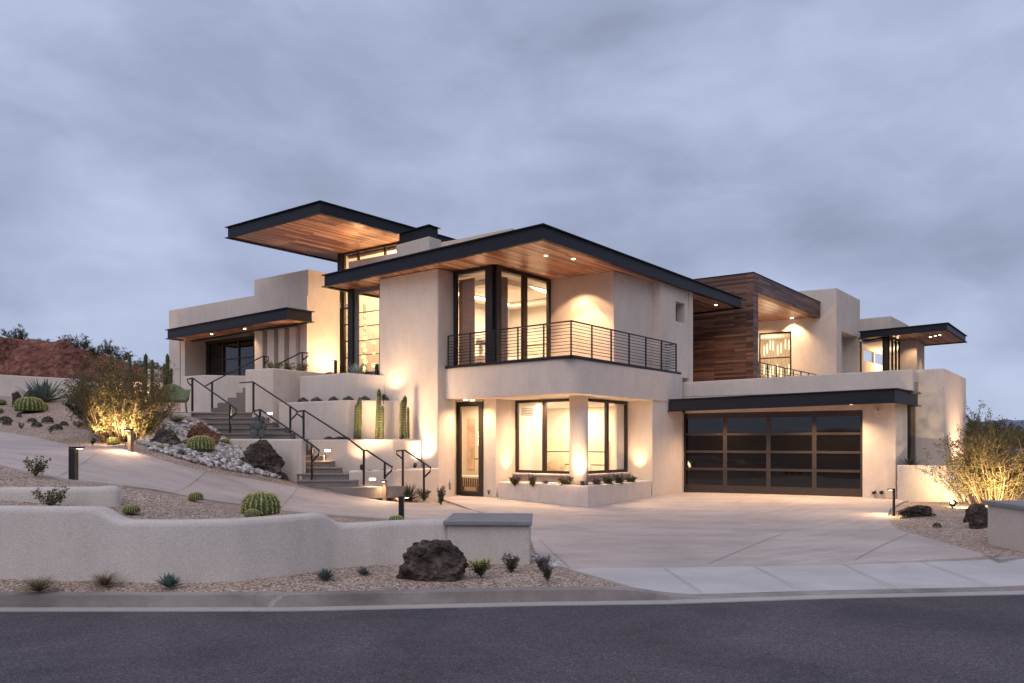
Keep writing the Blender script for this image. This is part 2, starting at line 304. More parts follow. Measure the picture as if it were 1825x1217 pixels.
    def build(s, name, m, parent=None, org=None, bevel=0, raw=False, seg=2):
        me = bpy.data.meshes.new(name); o = bpy.data.objects.new(name, me); COL.objects.link(o)
        A = np.array(s.v, dtype=float).reshape(-1, 3)
        if parent is None and org is None: org = Vector(((A[:, 0].min() + A[:, 0].max()) / 2, (A[:, 1].min() + A[:, 1].max()) / 2, A[:, 2].min()))
        if org is not None: A = A - np.array(org)
        me.from_pydata(A.tolist(), [], s.f)
        if parent is None: o.location = org
        else: o.parent = parent
        if not raw:
            bm = bmesh.new(); bm.from_mesh(me); bmesh.ops.recalc_face_normals(bm, faces=bm.faces[:]); 
            uvl = bm.loops.layers.uv.new('UVMap')
            for f in bm.faces:
                nn = f.normal
                if abs(nn.z) > .7: t1, t2 = Vector((uB.x, uB.y, 0)), Vector((-uB.y, uB.x, 0))
                else:
                    t1 = Vector((-nn.y, nn.x, 0)).normalized(); t2 = Vector((0, 0, 1))
                for lp in f.loops:
                    p = lp.vert.co; lp[uvl].uv = (p.dot(t1), p.dot(t2))
            bm.to_mesh(me); bm.free()
        me.polygons.foreach_set('use_smooth', s.sm); me.materials.append(M[m] if isinstance(m, str) else m); me.update()
        if bevel:
            bv = o.modifiers.new('edge', 'BEVEL'); bv.width = bevel; bv.segments = seg; bv.limit_method = 'ANGLE'; bv.angle_limit = R(50)
            bv.harden_normals = False
        return o
def tag(o, label, cat, group=None, kind=None):
    if label: o['label'] = label
    if cat: o['category'] = cat
    if group: o['group'] = group
    if kind: o['kind'] = kind
    return o
def thing(name, label, cat, loc=(0, 0, 0), rz=0, group=None):
    o = bpy.data.objects.new(name, None); COL.objects.link(o); o.location = loc; o.rotation_euler = (0, 0, rz); o.empty_display_size = .2
    return tag(o, label, cat, group)
def dup(root, loc, rz, scale=1, label=None, group=None):
    r = root.copy(); COL.objects.link(r); r.location = loc; r.rotation_euler = (0, 0, rz)
    r.scale = scale if isinstance(scale, tuple) else (scale,) * 3
    if label: r['label'] = label
    if group: r['group'] = group
    for ch in list(root.children):
        if ch.type == 'LIGHT': continue
        c = ch.copy(); COL.objects.link(c); c.parent = r
        for g in ch.children:
            d = g.copy(); COL.objects.link(d); d.parent = c
    return r
used = set()
def place(proto, loc, rz=0, scale=1, label=None, group=None):
    if proto.name in used: return dup(proto, loc, rz, scale, label, group)
    used.add(proto.name); proto.location = loc; proto.rotation_euler = (0, 0, rz); proto.scale = scale if isinstance(scale, tuple) else (scale,) * 3
    if label: proto['label'] = label
    if group: proto['group'] = group
    return proto
WARM = (1, .655, .37)
BUSHLIGHT = (1, .73, .39)
def spot(loc, to, e, ang=70, blend=.8, col=WARM, rad=.04):
    l = bpy.data.lights.new('lamp_glow', 'SPOT'); l.energy = e; l.color = col; l.spot_size = R(ang); l.spot_blend = blend; l.shadow_soft_size = rad
    o = bpy.data.objects.new('lamp_glow', l); COL.objects.link(o); o.location = loc
    o.rotation_euler = (Vector(to) - Vector(loc)).to_track_quat('-Z', 'Y').to_euler(); return o
def point(loc, e, col=WARM, rad=.08):
    l = bpy.data.lights.new('room_glow', 'POINT'); l.energy = e; l.color = col; l.shadow_soft_size = rad
    o = bpy.data.objects.new('room_glow', l); COL.objects.link(o); o.location = loc; return o
def area(loc, e, sx, sy, rz=0, col=(1, .74, .45)):
    l = bpy.data.lights.new('ceiling_glow', 'AREA'); l.energy = e; l.color = col; l.shape = 'RECTANGLE'; l.size = sx; l.size_y = sy
    o = bpy.data.objects.new('ceiling_glow', l); COL.objects.link(o); o.location = loc; o.rotation_euler = (0, 0, rz); return o

# ------------------------------------------------------------------ terrain
CP = []
def cz(px, py, z): CP.append(tuple(PZ(px, py, z)))
def cd(px, py, d): CP.append(tuple(W3(px, py, d)))
for a in [(1014, 1014, .11), (1250, 1011, .10), (1486, 1007, .11), (1825, 995, .13), (1047, 905, .05), (887, 888.5, .15), (813, 883, .15), (1163, 885, .15), (1217, 878, .15), (1537, 886, .17), (1597, 892, .15), (1671, 893, .17),
          (1300, 950, .07), (1600, 945, .1), (1100, 950, .06), (960, 960, .09), (950, 930, .08), (845, 911, .13), (785, 889, .16), (1760, 985, .16), (1690, 915, .2), (1790, 925, .25),
          (498, 910, .35), (433, 899.6, .5), (336, 884.5, .72), (219, 866, .92), (131, 856, 1.02), (0, 829, 1.25), (680, 893, .22), (538, 868, .5), (600, 885, .36), (600, 910, .28), (700, 925, .18),
          (100, 898, .80)]: cz(*a)
for a in [(440, 853, 16.1), (367, 841, 15), (313, 828, 15), (242, 806, 15.2), (142, 795.6, 16.5), (0, 770, 18), (300, 762, 19), (285, 790, 16.6), (400, 802, 17.4), (470, 838, 17.0), (520, 856, 17.5), (330, 737, 20.6), (230, 788, 17.3),
          (150, 750, 21), (50, 737, 21.6), (78, 715, 24), (0, 740, 21.5), (130, 706, 28), (0, 706, 29), (240, 702, 26), (60, 860, 10.4), (200, 858, 10.6)]: cd(*a)
for px, d, z in [(0, 8.0, .74), (300, 8.0, .60), (500, 8.8, .48), (640, 9.3, .33), (760, 10, .17), (-300, 8.2, .95), (-300, 12, 1.6), (-300, 18, 2.4)]: p = XY(px, d); CP.append((p.x, p.y, z))
CP += [(-13, 28, 3.55), (-9.5, 26, 3.0), (-40, 34, 4.6), (-42, 10, 2.6), (-22, 24, 3.1), (-20, 34, 3.9), (0, 44, 2.2), (30, 44, .8), (30, 10, .3), (18, 20, .25), (30, 25, .4), (5, 30, .1), (-1, 23, .1), (10, 30, .1), (-4.5, 20, .5), (12, 9, .15), (14, 13, .25), (-9, 21.6, 2.2), (-6.5, 22.5, 1.6), (-10.5, 24, 2.5)]
for a in [(560, 868, .52), (604, 873, .5), (632, 878, .42)]: cz(*a)
CP = np.array(CP)
def _U(r2): return np.where(r2 > 1e-12, .5 * r2 * np.log(np.maximum(r2, 1e-12)), 0)
_n = len(CP); _K = _U(((CP[:, None, :2] - CP[None, :, :2]) ** 2).sum(-1)) + np.eye(_n) * .25
_P = np.c_[np.ones(_n), CP[:, :2]]; _A = np.block([[_K, _P], [_P.T, np.zeros((3, 3))]])
_w = np.linalg.solve(_A, np.r_[CP[:, 2], 0, 0, 0])
def TZ(X, Y):
    X = np.atleast_1d(np.asarray(X, float)); Y = np.atleast_1d(np.asarray(Y, float))
    X = np.clip(X, -44, 32); Y2 = np.clip(Y, 5, 46)
    r2 = (X[:, None] - CP[None, :, 0]) ** 2 + (Y2[:, None] - CP[None, :, 1]) ** 2
    return _U(r2) @ _w[:_n] + _w[_n] + _w[_n + 1] * X + _w[_n + 2] * Y2
def tz(x, y): return float(TZ(x, y)[0])
def at(px, py, d0=7.5, d1=45):
    """the ground point seen at a picture position"""
    d = np.arange(d0, d1, .03); X = (px - CX) / F * d; Z = HC + (HY - py) / F * d
    t = TZ(X, d); h = np.nonzero(Z <= t)[0]
    if len(h): i = h[0]
    else: i = int(np.argmin(np.abs(Z - t)))
    return Vector((X[i], d[i], t[i]))
def drape(poly, off, step=.5, thick=0.):
    P = ccw(poly); xs = [p.x for p in P]; ys = [p.y for p in P]
    B = []
    for i, p in enumerate(P):
        q = P[(i + 1) % len(P)]; k = max(1, int((q - p).length / step))
        B += [p + (q - p) * j / k for j in range(k)]
    def inside(x, y):
        c = False; j = len(P) - 1
        for i in range(len(P)):
            if (P[i].y > y) != (P[j].y > y) and x < (P[j].x - P[i].x) * (y - P[i].y) / (P[j].y - P[i].y) + P[i].x: c = not c
            j = i
        return c
    pts = list(B); x = min(xs)
    while x < max(xs):
        y = min(ys)
        while y < max(ys):
            if inside(x, y) and min((Vector((x, y)) - b).length for b in B) > step * .45: pts.append(Vector((x, y)))
            y += step
        x += step
    nb = len(B); v, e, f, *_ = delaunay_2d_cdt(pts, [], [list(range(nb))], 1, 1e-6)
    z = TZ([p.x for p in v], [p.y for p in v]) + off
    mb = MB(); mb.add([(p.x, p.y, z[i]) for i, p in enumerate(v)], f, True)
    if thick:
        zb = TZ([p.x for p in B], [p.y for p in B]) + off
        mb.add([(p.x, p.y, zb[i]) for i, p in enumerate(B)] + [(p.x, p.y, zb[i] - thick) for i, p in enumerate(B)], [(i, nb + i, nb + (i + 1) % nb, (i + 1) % nb) for i in range(nb)])
    return mb
def struct(o): o['kind'] = 'structure'; return o
# ================================================================== GROUND, ROAD, KERB
MB().prism([(-1500, -1500), (1500, -1500), (1500, 1500), (-1500, 1500)], -1.2, -1.0).build('ground', 'scrub_ground', org=(0, 0, 0))['kind'] = 'structure'
def polyz(pts, z): return [PZ(px, py, z) for px, py in pts]
road_edge = [Vector((-30, 6.2, 0)), Vector((-9, 6.72, 0))] + polyz([(0, 1090.5), (520, 1090), (960, 1080), (1197, 1077), (1472, 1067.6), (1825, 1060)], 0) + [Vector((8, 8.2, 0)), Vector((12, 10.2, 0)), Vector((17, 16, 0))]
road = MB(); k = [(p.x, p.y) for p in road_edge]
road.prism(k + [(60, 20), (60, -60), (-60, -60), (-60, 6)], -.25, 0); struct(road.build('road', 'asphalt', org=(0, 0, 0)))
def strip(near, far, zn, zf, zb):          # band between two polylines of equal length
    mb = MB(); n = len(near)
    V = [(p.x, p.y, zn) for p in near] + [(p.x, p.y, zf) for p in far] + [(p.x, p.y, zb) for p in near] + [(p.x, p.y, zb) for p in far]
    f = []
    for i in range(n - 1):
        f += [(i, i + 1, n + i + 1, n + i), (2 * n + i, i, i + 1, 2 * n + i + 1)[::-1], (n + i, n + i + 1, 3 * n + i + 1, 3 * n + i)[::-1], (2 * n + i, 3 * n + i, 3 * n + i + 1, 2 * n + i + 1)[::-1]]
    f += [(0, n, 3 * n, 2 * n), (n - 1, 3 * n - 1, 4 * n - 1, 2 * n - 1 + n)]
    return mb.add(V, f[:-1])
def resample(P, m):
    P = [Vector((p.x, p.y)) for p in P]; s = [0]
    for a, b in zip(P, P[1:]): s.append(s[-1] + (b - a).length)
    o = []
    for i in range(m):
        t = s[-1] * i / (m - 1); j = max(0, min(len(P) - 2, np.searchsorted(s, t) - 1)); q = (t - s[j]) / max(1e-9, s[j + 1] - s[j]); o.append(P[j].lerp(P[j + 1], q))
    return o
def shift(P, d):
    o = []
    for i, p in enumerate(P):
        t = (P[min(i + 1, len(P) - 1)] - P[max(0, i - 1)]).normalized(); o.append(p + Vector((-t.y, t.x)) * d)
    return o
E = resample(road_edge, 160)
g2 = shift(E, .13); g3 = shift(E, .15); g4 = shift(E, .30)
def curbh(x):                                # kerb height: full on the left, dropped in front of the driveway apron
    return .125 if x < 1.0 else (.022 if x > 1.95 else .125 + (.022 - .125) * (3 * ((x - 1) / .95) ** 2 - 2 * ((x - 1) / .95) ** 3))
mb = MB(); n = len(E); V = []; joints = MB()
prof = lambda i: [(E[i], .006), (g2[i], .012), (g2[i].lerp(g3[i], .6), .012 + curbh(g3[i].x) * .55), (g3[i], curbh(g3[i].x)), (g4[i], curbh(g4[i].x) + .004), (g4[i], -.2)]
for i in range(n): V += [(p.x, p.y, z) for p, z in prof(i)]
mb.add(V, [(i * 6 + j, (i + 1) * 6 + j, (i + 1) * 6 + j + 1, i * 6 + j + 1) for i in range(n - 1) for j in range(5)])
gut = strip(E, shift(E, .125), .009, .0155, -.05).build('gutter', 'gutter', org=(0, 0, 0)); struct(gut)
curb = mb.build('kerb', 'curb', org=(0, 0, 0)); struct(curb)
for px in (440, 925, 1424):
    c = min(range(n), key=lambda i: abs(E[i].x / E[i].y - (px - CX) / F)); t = (E[c + 1] - E[c]).normalized()
    pr = prof(c); off = [(p + t * .006, p - t * .006) for p, z in pr[:5]]
    joints.add([(a.x, a.y - .003, z + .003) for (a, b), (p, z) in zip(off, pr)] + [(b.x, b.y - .003, z + .003) for (a, b), (p, z) in zip(off, pr)], [(j, j + 1, 5 + j + 1, 5 + j) for j in range(4)])
# planting strip in front of the garden wall
wall_base = [(-900, 1012), (-600, 1019), (-260, 1026), (-120, 1027.5), (0, 1029), (90, 1030.8), (171, 1032), (230, 1033.6), (285, 1034.6), (350, 1034), (427, 1031), (520, 1020.7), (600, 1009), (711, 1002.6), (800, 1001)]
WB = [PZ(px, py, .17) for px, py in wall_base]
mb = MB(); I = [i for i in range(n) if -13 < g4[i].x < 2.1]
near = [g4[i] for i in I]
def wl(x):
    P = WB + [PZ(945, 1003, .17), Vector((.55, 8.6, .15)), Vector((1.2, 8.45, .12))]
    for a, b in zip(P, P[1:]):
        if a.x <= x <= b.x: return a.y + (b.y - a.y) * (x - a.x) / (b.x - a.x)
    return P[0].y if x < P[0].x else P[-1].y
V = []; m = 9
for p in near:
    yb = wl(p.x) + .3; zc = curbh(p.x)
    for j in range(m):
        y = p.y + (yb - p.y) * j / (m - 1); V.append((p.x, y, zc - .012 + ((.17 if p.x < .25 else max(.104, .17 - (p.x - .25) * .16)) - zc) * (j / (m - 1)) ** .7 - (0 if p.x < 1.1 else min(.03, (p.x - 1.1) * .1)) + (1 if p.x < .4 else .3) * .018 * noise.noise(Vector((p.x * 2, y * 3, 0)))))
mb.add(V, [(i * m + j, (i + 1) * m + j, (i + 1) * m + j + 1, i * m + j + 1) for i in range(len(near) - 1) for j in range(m - 1)], True)
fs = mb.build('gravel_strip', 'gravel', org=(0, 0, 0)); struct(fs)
# gravel slope behind the wall: one sheet shaped by the surveyed heights
ABK = polyz([(1014, 1014), (1250, 1011.3), (1486, 1007), (1660, 1001.5), (1825, 995)], .118) + [Vector((8.6, 10.0, .15))]
xs = np.concatenate([np.arange(-44, -16, 1.), np.arange(-16, 16, .3), np.arange(16, 33, 1.)])
mb = MB(); V = []; m = 110
WLx = [p.x for p in WB]; WLy = [p.y for p in WB]
for x in xs:
    if x < -.7: yf = float(np.interp(x, WLx, WLy)) + .17
    elif x < .55: yf = 8.75
    elif x < 6.9: yf = 8.6
    else: yf = 9.0
    if x >= .68: yf = float(np.interp(x, [p.x for p in ABK], [p.y for p in ABK])) + .015
    if x > 8.62: yf = float(np.interp(x, [8.6, 12, 17, 33], [9.0, 10.7, 16.6, 30]))
    ys = yf + (46 - yf) * (np.arange(m) / (m - 1)) ** 1.5
    z = TZ(np.full(m, x), ys)
    for y, zz in zip(ys, z): V.append((x, y, zz - .02 + (.02 * noise.noise(Vector((x * 1.7, y * 1.7, 3))) if x < -.6 else 0)))
mb.add(V, [(i * m + j, (i + 1) * m + j, (i + 1) * m + j + 1, i * m + j + 1) for i in range(len(xs) - 1) for j in range(m - 1)], True)
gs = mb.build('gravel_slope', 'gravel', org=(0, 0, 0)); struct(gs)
# concrete apron along the street
ap_back = polyz([(1014, 1014), (1250, 1011.3), (1486, 1007), (1660, 1001.5), (1825, 995)], .118) + [Vector((8.6, 10.0, .15))]
ap_front = [g4[i] for i in range(n) if g4[i].x > 1.03 and g4[i].x < 8.7]
apb = resample(ap_back, len(ap_front)); mb = MB(); m = 6; V = []
for a, b in zip(ap_front, apb):
    for j in range(m):
        q = a.lerp(b, j / (m - 1)); z0 = curbh(a.x) + .004; V.append((q.x, q.y, z0 + (.122 - z0) * (j / (m - 1))))
mb.add(V, [(i * m + j, (i + 1) * m + j, (i + 1) * m + j + 1, i * m + j + 1) for i in range(len(ap_front) - 1) for j in range(m - 1)], True)
for i0 in (0, len(ap_front) - 1):
    mb.add([V[i0 * m + j] for j in range(m)] + [(V[i0 * m + j][0], V[i0 * m + j][1], V[i0 * m + j][2] - .3) for j in range(m)], [(j, j + 1, m + j + 1, m + j) for j in range(m - 1)])
ap = mb.build('apron', 'apron', org=(0, 0, 0)); struct(ap)
for pxs in ((1183, 1013, 1252, 1057), (1344, 1010.5, 1434, 1054), (1500, 1006, 1600, 1050), (1640, 1002, 1760, 1043), (1780, 1018, 1825, 1031)):
    a = PZ(pxs[0], pxs[1], .117); b = PZ(pxs[2], pxs[3], .04); d = (b - a); s = Vector((-d.y, d.x, 0)).normalized() * .004; up = Vector((0, 0, .012))
    joints.add([a + s + up, b + s + up, b - s + up, a - s + up], [(0, 1, 2, 3)])
# driveway and the ramped walk
def P2(px, py): p = at(px, py); return Vector((p.x, p.y))
drv = [p.xy for p in ap_back[:-1]] + [P2(1781, 999), P2(1700, 974), P2(1618, 950), P2(1597, 942.8), P2(1584.7, 928.6), P2(1582, 918), P2(1587, 907), Vector((9.7, 17.6)), Vector((10.9, 18.7)), Vector((9, 19.3)), Vector((5.0, 21.3)), Vector((3.7, 19.8)), Vector((-.4, 19.6)), Vector((-1.7, 19.9)), Vector((-1.9, 18.9)), P2(795, 893), P2(812, 898), P2(845, 911), P2(900, 925), P2(940, 945), Vector((.32, 9.6)), Vector((.42, 8.7))]
d_ = drape(drv, .014, .55, .05).build('driveway', 'drive', org=(0, 0, 0)); struct(d_)
walk_far = [(0, 770), (60, 779), (142, 795.6), (242, 806.5), (313, 828), (367.5, 841), (440, 853), (520, 867), (600, 882), (680, 893), (740, 897), (800, 899.5), (845, 911)]
walk_near = [(900, 928), (790, 930), (700, 926), (600, 919), (498.6, 909.6), (433, 899.6), (336, 884.5), (219, 866), (131, 857), (0, 829)]
wf = [P2(*p) for p in walk_far]; wn = [P2(*p) for p in walk_near]
wlk = [wn[-1] + Vector((-5, 1.2)), wf[0] + Vector((-6, 2))] + wf + [P2(880, 922)] + wn
wo = drape(wlk, .009, .5, .05).build('walkway', 'drive', org=(0, 0, 0)); struct(wo)
def joint(pa, pb, w_=.0045, off=.02):
    a = P2(*pa); b = P2(*pb); k = max(2, int((b - a).length / .4)); s = (b - a).normalized(); s = Vector((-s.y, s.x)) * w_
    V = []
    for i in range(k + 1):
        p = a.lerp(b, i / k); z = tz(p.x, p.y) + off
        V += [(p.x + s.x, p.y + s.y, z), (p.x - s.x, p.y - s.y, z)]
    joints.add(V, [(2 * i, 2 * i + 1, 2 * i + 3, 2 * i + 2) for i in range(k)])
joint((500, 907), (530, 869)); joint((268, 876), (367, 842)); joint((100, 852), (185, 801)); joint((1262, 1007), (1400, 951)); joint((1524, 1000), (1620, 953)); joint((1014, 1013), (962, 965)); joint((962, 965), (1617, 951))
jo = joints.build('joint_lines', 'joint', org=(0, 0, 0)); struct(jo)

# ================================================================== GARDEN WALLS BY THE STREET
def garden_wall(P, tops, th, label, zb=-.1, r=.07, endcap=True, name='garden_wall'):
    """stucco wall along P with a rounded top; tops = height along the wall"""
    P = [Vector((p.x, p.y)) for p in P]; back = shift(P, th); n = len(P); mb = MB(); V = []; m = 9
    for i in range(n):
        a, b, z = P[i], back[i], tops[i]
        V.append((a.x, a.y, zb))
        for q in range(m - 2):
            th_ = math.pi * q / (m - 3); c = a.lerp(b, .5 - .5 * math.cos(th_)); 
            c = a.lerp(b, (.5 - .5 * math.copysign(abs(math.cos(th_)) ** .6, math.cos(th_)))); V.append((c.x, c.y, z - r + r * math.sin(th_) ** .6))
        V.append((b.x, b.y, zb))
    f = [(i * m + j, (i + 1) * m + j, (i + 1) * m + j + 1, i * m + j + 1) for i in range(n - 1) for j in range(m - 1)]
    mb.add(V, f + [tuple(range(m)), tuple((n - 1) * m + j for j in range(m))], True)
    o = mb.build(name, 'stucco_wall'); return tag(o, label, 'wall')
Wd = resample(WB, 150)
def topz(x, y):
    px = x / y * F + CX
    s = lambda a, b: (lambda t: t * t * (3 - 2 * t))(min(1, max(0, (px - a) / (b - a))))
    return .925 + (.79 - .925) * s(158, 212) + (.80 - .79) * s(300, 560) + (.655 - .80) * s(574, 614) + .02 * s(620, 790)
garden_wall(Wd, [topz(p.x, p.y) for p in Wd], .26, 'long curved cream stucco wall along the kerb, its top stepping down twice')
pil = thing('pillar', 'square cream stucco pillar with a grey cap, beside the big dark boulder', 'pillar', (-.3, 8.95, .1))
MB().prism([(-.78, 8.56), (.21, 8.5), (.25, 9.4), (-.74, 9.46)], 0., .617).build('shaft', 'stucco_wall', pil, pil.location, .012)
MB().prism([(-.825, 8.5), (.235, 8.44), (.275, 9.45), (-.785, 9.51)], .62, .672).build('cap', 'cap', pil, pil.location, .01)
pil = thing('pillar', 'cream stucco pillar with a grey cap, cut off by the right edge beside the lit bush', 'pillar', (7.4, 9.95, .1))
MB().prism([(6.95, 10.4), (6.88, 9.5), (7.9, 9.42), (7.97, 10.32)], 0., .70).build('shaft', 'stucco_wall', pil, pil.location, .012)
MB().prism([(6.90, 10.46), (6.83, 9.45), (7.95, 9.36), (8.03, 10.38)], .703, .765).build('cap', 'cap', pil, pil.location, .01)
MWp = [PZ(px, py, .8) for px, py in [(-300, 901), (-100, 900), (0, 899), (110, 898), (190, 897.2), (214, 896.5)]]
garden_wall(resample(MWp, 40), [1.02] * 37 + [1.03, 1.03, 1.0], .25, 'short low stucco wall end standing in the gravel behind the curved wall', .4, .08)
# ================================================================== HOUSE
HO = Vector((2., 21., .1))
house = thing('house', 'large flat roofed modern stucco house with wood soffits, balcony and wide glass garage door', 'house', HO)
def hb(mb, name, m, bevel=0, parent=None, raw=False): return mb.build(name, m, parent or house, HO, bevel, raw)
def window(A, B, z0, z1, fw=.07, dp=.09, mull=(), trans=(), m='bronze', glass='glass', mw=None, parent=None, name='window', sill=True):
    A = Vector(A[:2]); B = Vector(B[:2]); Ln = (B - A).length; d = (B - A) / Ln; mb = MB(); mw = mw or fw
    def vbar(s, wd, za, zb): mb.obox(A + d * (s - wd / 2), A + d * (s + wd / 2), -dp / 2, dp / 2, za, zb)
    vbar(fw / 2, fw, z0, z1); vbar(Ln - fw / 2, fw, z0, z1)
    mb.obox(A + d * fw, B - d * fw, -dp / 2, dp / 2, z1 - fw, z1); mb.obox(A + d * fw, B - d * fw, -dp / 2, dp / 2, z0, z0 + fw)
    for t in mull: vbar(t * Ln, mw, z0 + fw, z1 - fw)
    for t in trans:
        z = z0 + t * (z1 - z0); mb.obox(A + d * fw, B - d * fw, -dp * .42, dp * .42, z - mw * .3, z + mw * .3)
    f = hb(mb, name, m, 0, parent)
    MB().obox(A + d * (fw - .004), B - d * (fw - .004), -.004, .004, z0 + fw - .004, z1 - fw + .004).build('pane', glass, f, HO)
    return f
def roof(P, z0, z1, name='roof', soffit='soffit', lights=(), deck='cap'):
    mb = MB(); mb.ring(P, -.035, -.075, z0, z1); mb.ring(P, .03, -.035, z1 - .022, z1 + .002); mb.ring(P, .03, -.035, z0 - .002, z0 + .02)
    mb.prism(offset(P, -.08), z0 + .09, z1 - .06)
    r = hb(mb, name, 'steel')
    hb(MB().prism(offset(P, -.078), z0 + .04, z0 + .085), 'soffit', soffit, 0, r)
    for x, y in lights:
        hb(MB().lathe([(.042, -.008), (.042, .03)], 14, (x, y, z0 + .04)), 'downlight', 'lens', 0, r)
    return r
def room(P, z0, z1, skip=(), wallm='cream', floorm='floorwood', ceilm='ceil'):
    P = ccw(P); mb = MB()
    for i in range(len(P)):
        if i in skip: continue
        a, b = P[i], P[(i + 1) % len(P)]; mb.obox(a, b, 0, -.06, z0, z1)
    if mb.v: hb(mb, 'interior_wall', wallm)
    hb(MB().prism(P, z0 - .06, z0), 'floor', floorm); hb(MB().prism(P, z1, z1 + .06), 'ceiling', ceilm)
# ---- main block -----------------------------------------------------------------
TL, TR = Vector((-3.73, 20.0)), Vector((-1.96, 18.8)); G0, G2 = Q(1.31, 0), Vector((1.07, 20.17))
H1, H2, H3, H4 = Vector((2.74, 19.15)), Vector((4.04, 20.5)), Vector((4.245, 20.40)), Vector((5.59, 21.98))
B0 = Vector((1.377, 16.55)); BL = Vector((-1.80, 18.99))
hb(MB().prism([TL, TR, G0, Vector((-1.535, 19.7)), Q(3.46, .55)], -.2, 6.235), 'wall', 'stucco', .03)
def arc(a, c, b, r, n=7):
    a, c, b = Vector(a[:2]), Vector(c[:2]), Vector(b[:2]); p = c + (a - c).normalized() * r; q = c + (b - c).normalized() * r
    return [(p.lerp(c, t)).lerp(c.lerp(q, t), t) for t in (i / n for i in range(n + 1))]
Bend = on(1216, Vector((3.83, 19.42)), Vector((3.83, 19.42)) + uB)
sl_poly = [BL] + arc(BL, B0, Bend, .38) + [Bend, Bend + wA * 3 + uB * .2, Q(2.2, 5.0), Q(2.6, 1.2)]
hb(MB().prism(sl_poly, 2.78, 3.585), 'balcony_wall', 'stucco')
hb(MB().panel(Vector((3.83, 19.42)), Bend, .3, -.1, 2.779), 'wall', 'stucco')
# dark channel along the balcony edge and the railing
hb(MB().obox(BL + Vector((.05, -.03)), B0, -.05, .16, 3.588, 3.655).obox(B0, Vector((4.86, 20.63)), -.05, .16, 3.588, 3.655), 'balcony_edge', 'steel')
rl = MB(); Bq = Vector((4.72, 20.47)); Br = Bq + wA * .42
zr0, zr1 = 3.655, 4.47
segs = [(BL + Vector((.10, -.02)), B0 + Vector((0, .04))), (B0 + Vector((0, .04)), Bq), (Bq, Br)]
for a, b in segs:
    rl.obox(a, b, -.022, .022, zr1 - .03, zr1)
    for i in range(1, 10):
        z = zr0 + .02 + i * (zr1 - zr0 - .03) / 10; rl.obox(a, b, -.008, .008, z - .007, z + .007)
railing = hb(rl, 'balcony_railing', 'rail')
def rpost(p): hb(MB().obox(p - Vector((.02, 0)), p + Vector((.02, 0)), -.02, .02, zr0, zr1 - .002), 'post', 'rail', 0, railing)
for (a, b), k in zip(segs, (5, 6, 1)):
    for i in range(k): rpost(a.lerp(b, i / k))
rpost(Br)
# glazing of the corner room
hb(MB().obox(G1 + wA * .15, G1, -.09, .09, 3.6, 6.24).obox(G1 - wA * .06, G1 - wA * .06 + uB * .13, -.03, .1, 3.6, 6.24), 'corner_post', 'bronze')
window(G0 - wA * .02, G1 + wA * .15, 3.6, 6.235, .10, .09)
window(G1 + uB * .14, G2, 3.6, 6.235, .10, .09, mull=(.49,), mw=.17)
hb(MB().tube([(*(G2 - uB * .30 - wA * .08), 4.55), (*(G2 - uB * .30 - wA * .14), 4.58), (*(G2 - uB * .30 - wA * .14), 4.88), (*(G2 - uB * .30 - wA * .08), 4.91)], .014, 6), 'door_handle', 'rail')
hb(MB().panel(G2, H1, .25, 3.586, 6.238), 'wall', 'stucco'); hb(MB().panel(H1 + uB * .004, H2, .25, 3.586, 6.237), 'wall', 'stucco'); hb(MB().panel(H2, H3, .25, 3.586, 6.238), 'wall', 'stucco')
Lw = (H4 - H3).length; s0 = (on(1204, H3, H4) - H3).length; s1 = (on(1220, H3, H4) - H3).length
hb(MB().panel(H3 + uB * .004, H4, .35, 3.586, 6.237, [(s0, s1, 5.23, 5.83)]), 'wall', 'stucco')
window(H3.lerp(H4, s0 / Lw) + wA * .28, H3.lerp(H4, s1 / Lw) + wA * .28, 5.23, 5.83, .05, .05)
hb(MB().panel(H4, H4 + wA * 5, .3, 2.9, 6.238), 'wall', 'stucco')
room([Q(.06, .06), Q(3.4, .06), Q(3.4, 4.8), Q(.06, 4.8)], 3.63, 6.12, skip=(2, 0, 3, 1))
up = MB(); P = ccw([Q(.06, .06), Q(3.4, .06), Q(3.4, 4.8), Q(.06, 4.8)])
up.obox(Q(3.4, 0.6), Q(3.4, 4.8), 0, .06, 3.63, 6.12); up.obox(Q(3.4, 4.8), Q(.0, 4.8), .0, .06, 3.63, 6.12); up.obox(Q(.0, 4.8), Q(.0, 2.3), .0, .06, 3.63, 6.12)
hb(up, 'interior_wall', 'cream')
hb(MB().ring([Q(.5, .8), Q(3.0, .8), Q(3.0, 4.3), Q(.5, 4.3)], .0, -.35, 5.98, 6.11), 'ceiling_tray', 'ceil')
R0, RL, RR = Vector((.70, 16.06)), Vector((-5.58, 20.97)), Vector((7.87, 24.3))
big = roof([RL, R0, RR, RL + (RR - R0)], 6.2, 6.56, lights=[on(973, Vector((1.5, 17.6)), Vector((2.6, 17.6))), on(1022, Vector((1.0, 17.9)), Vector((3, 17.9)))])
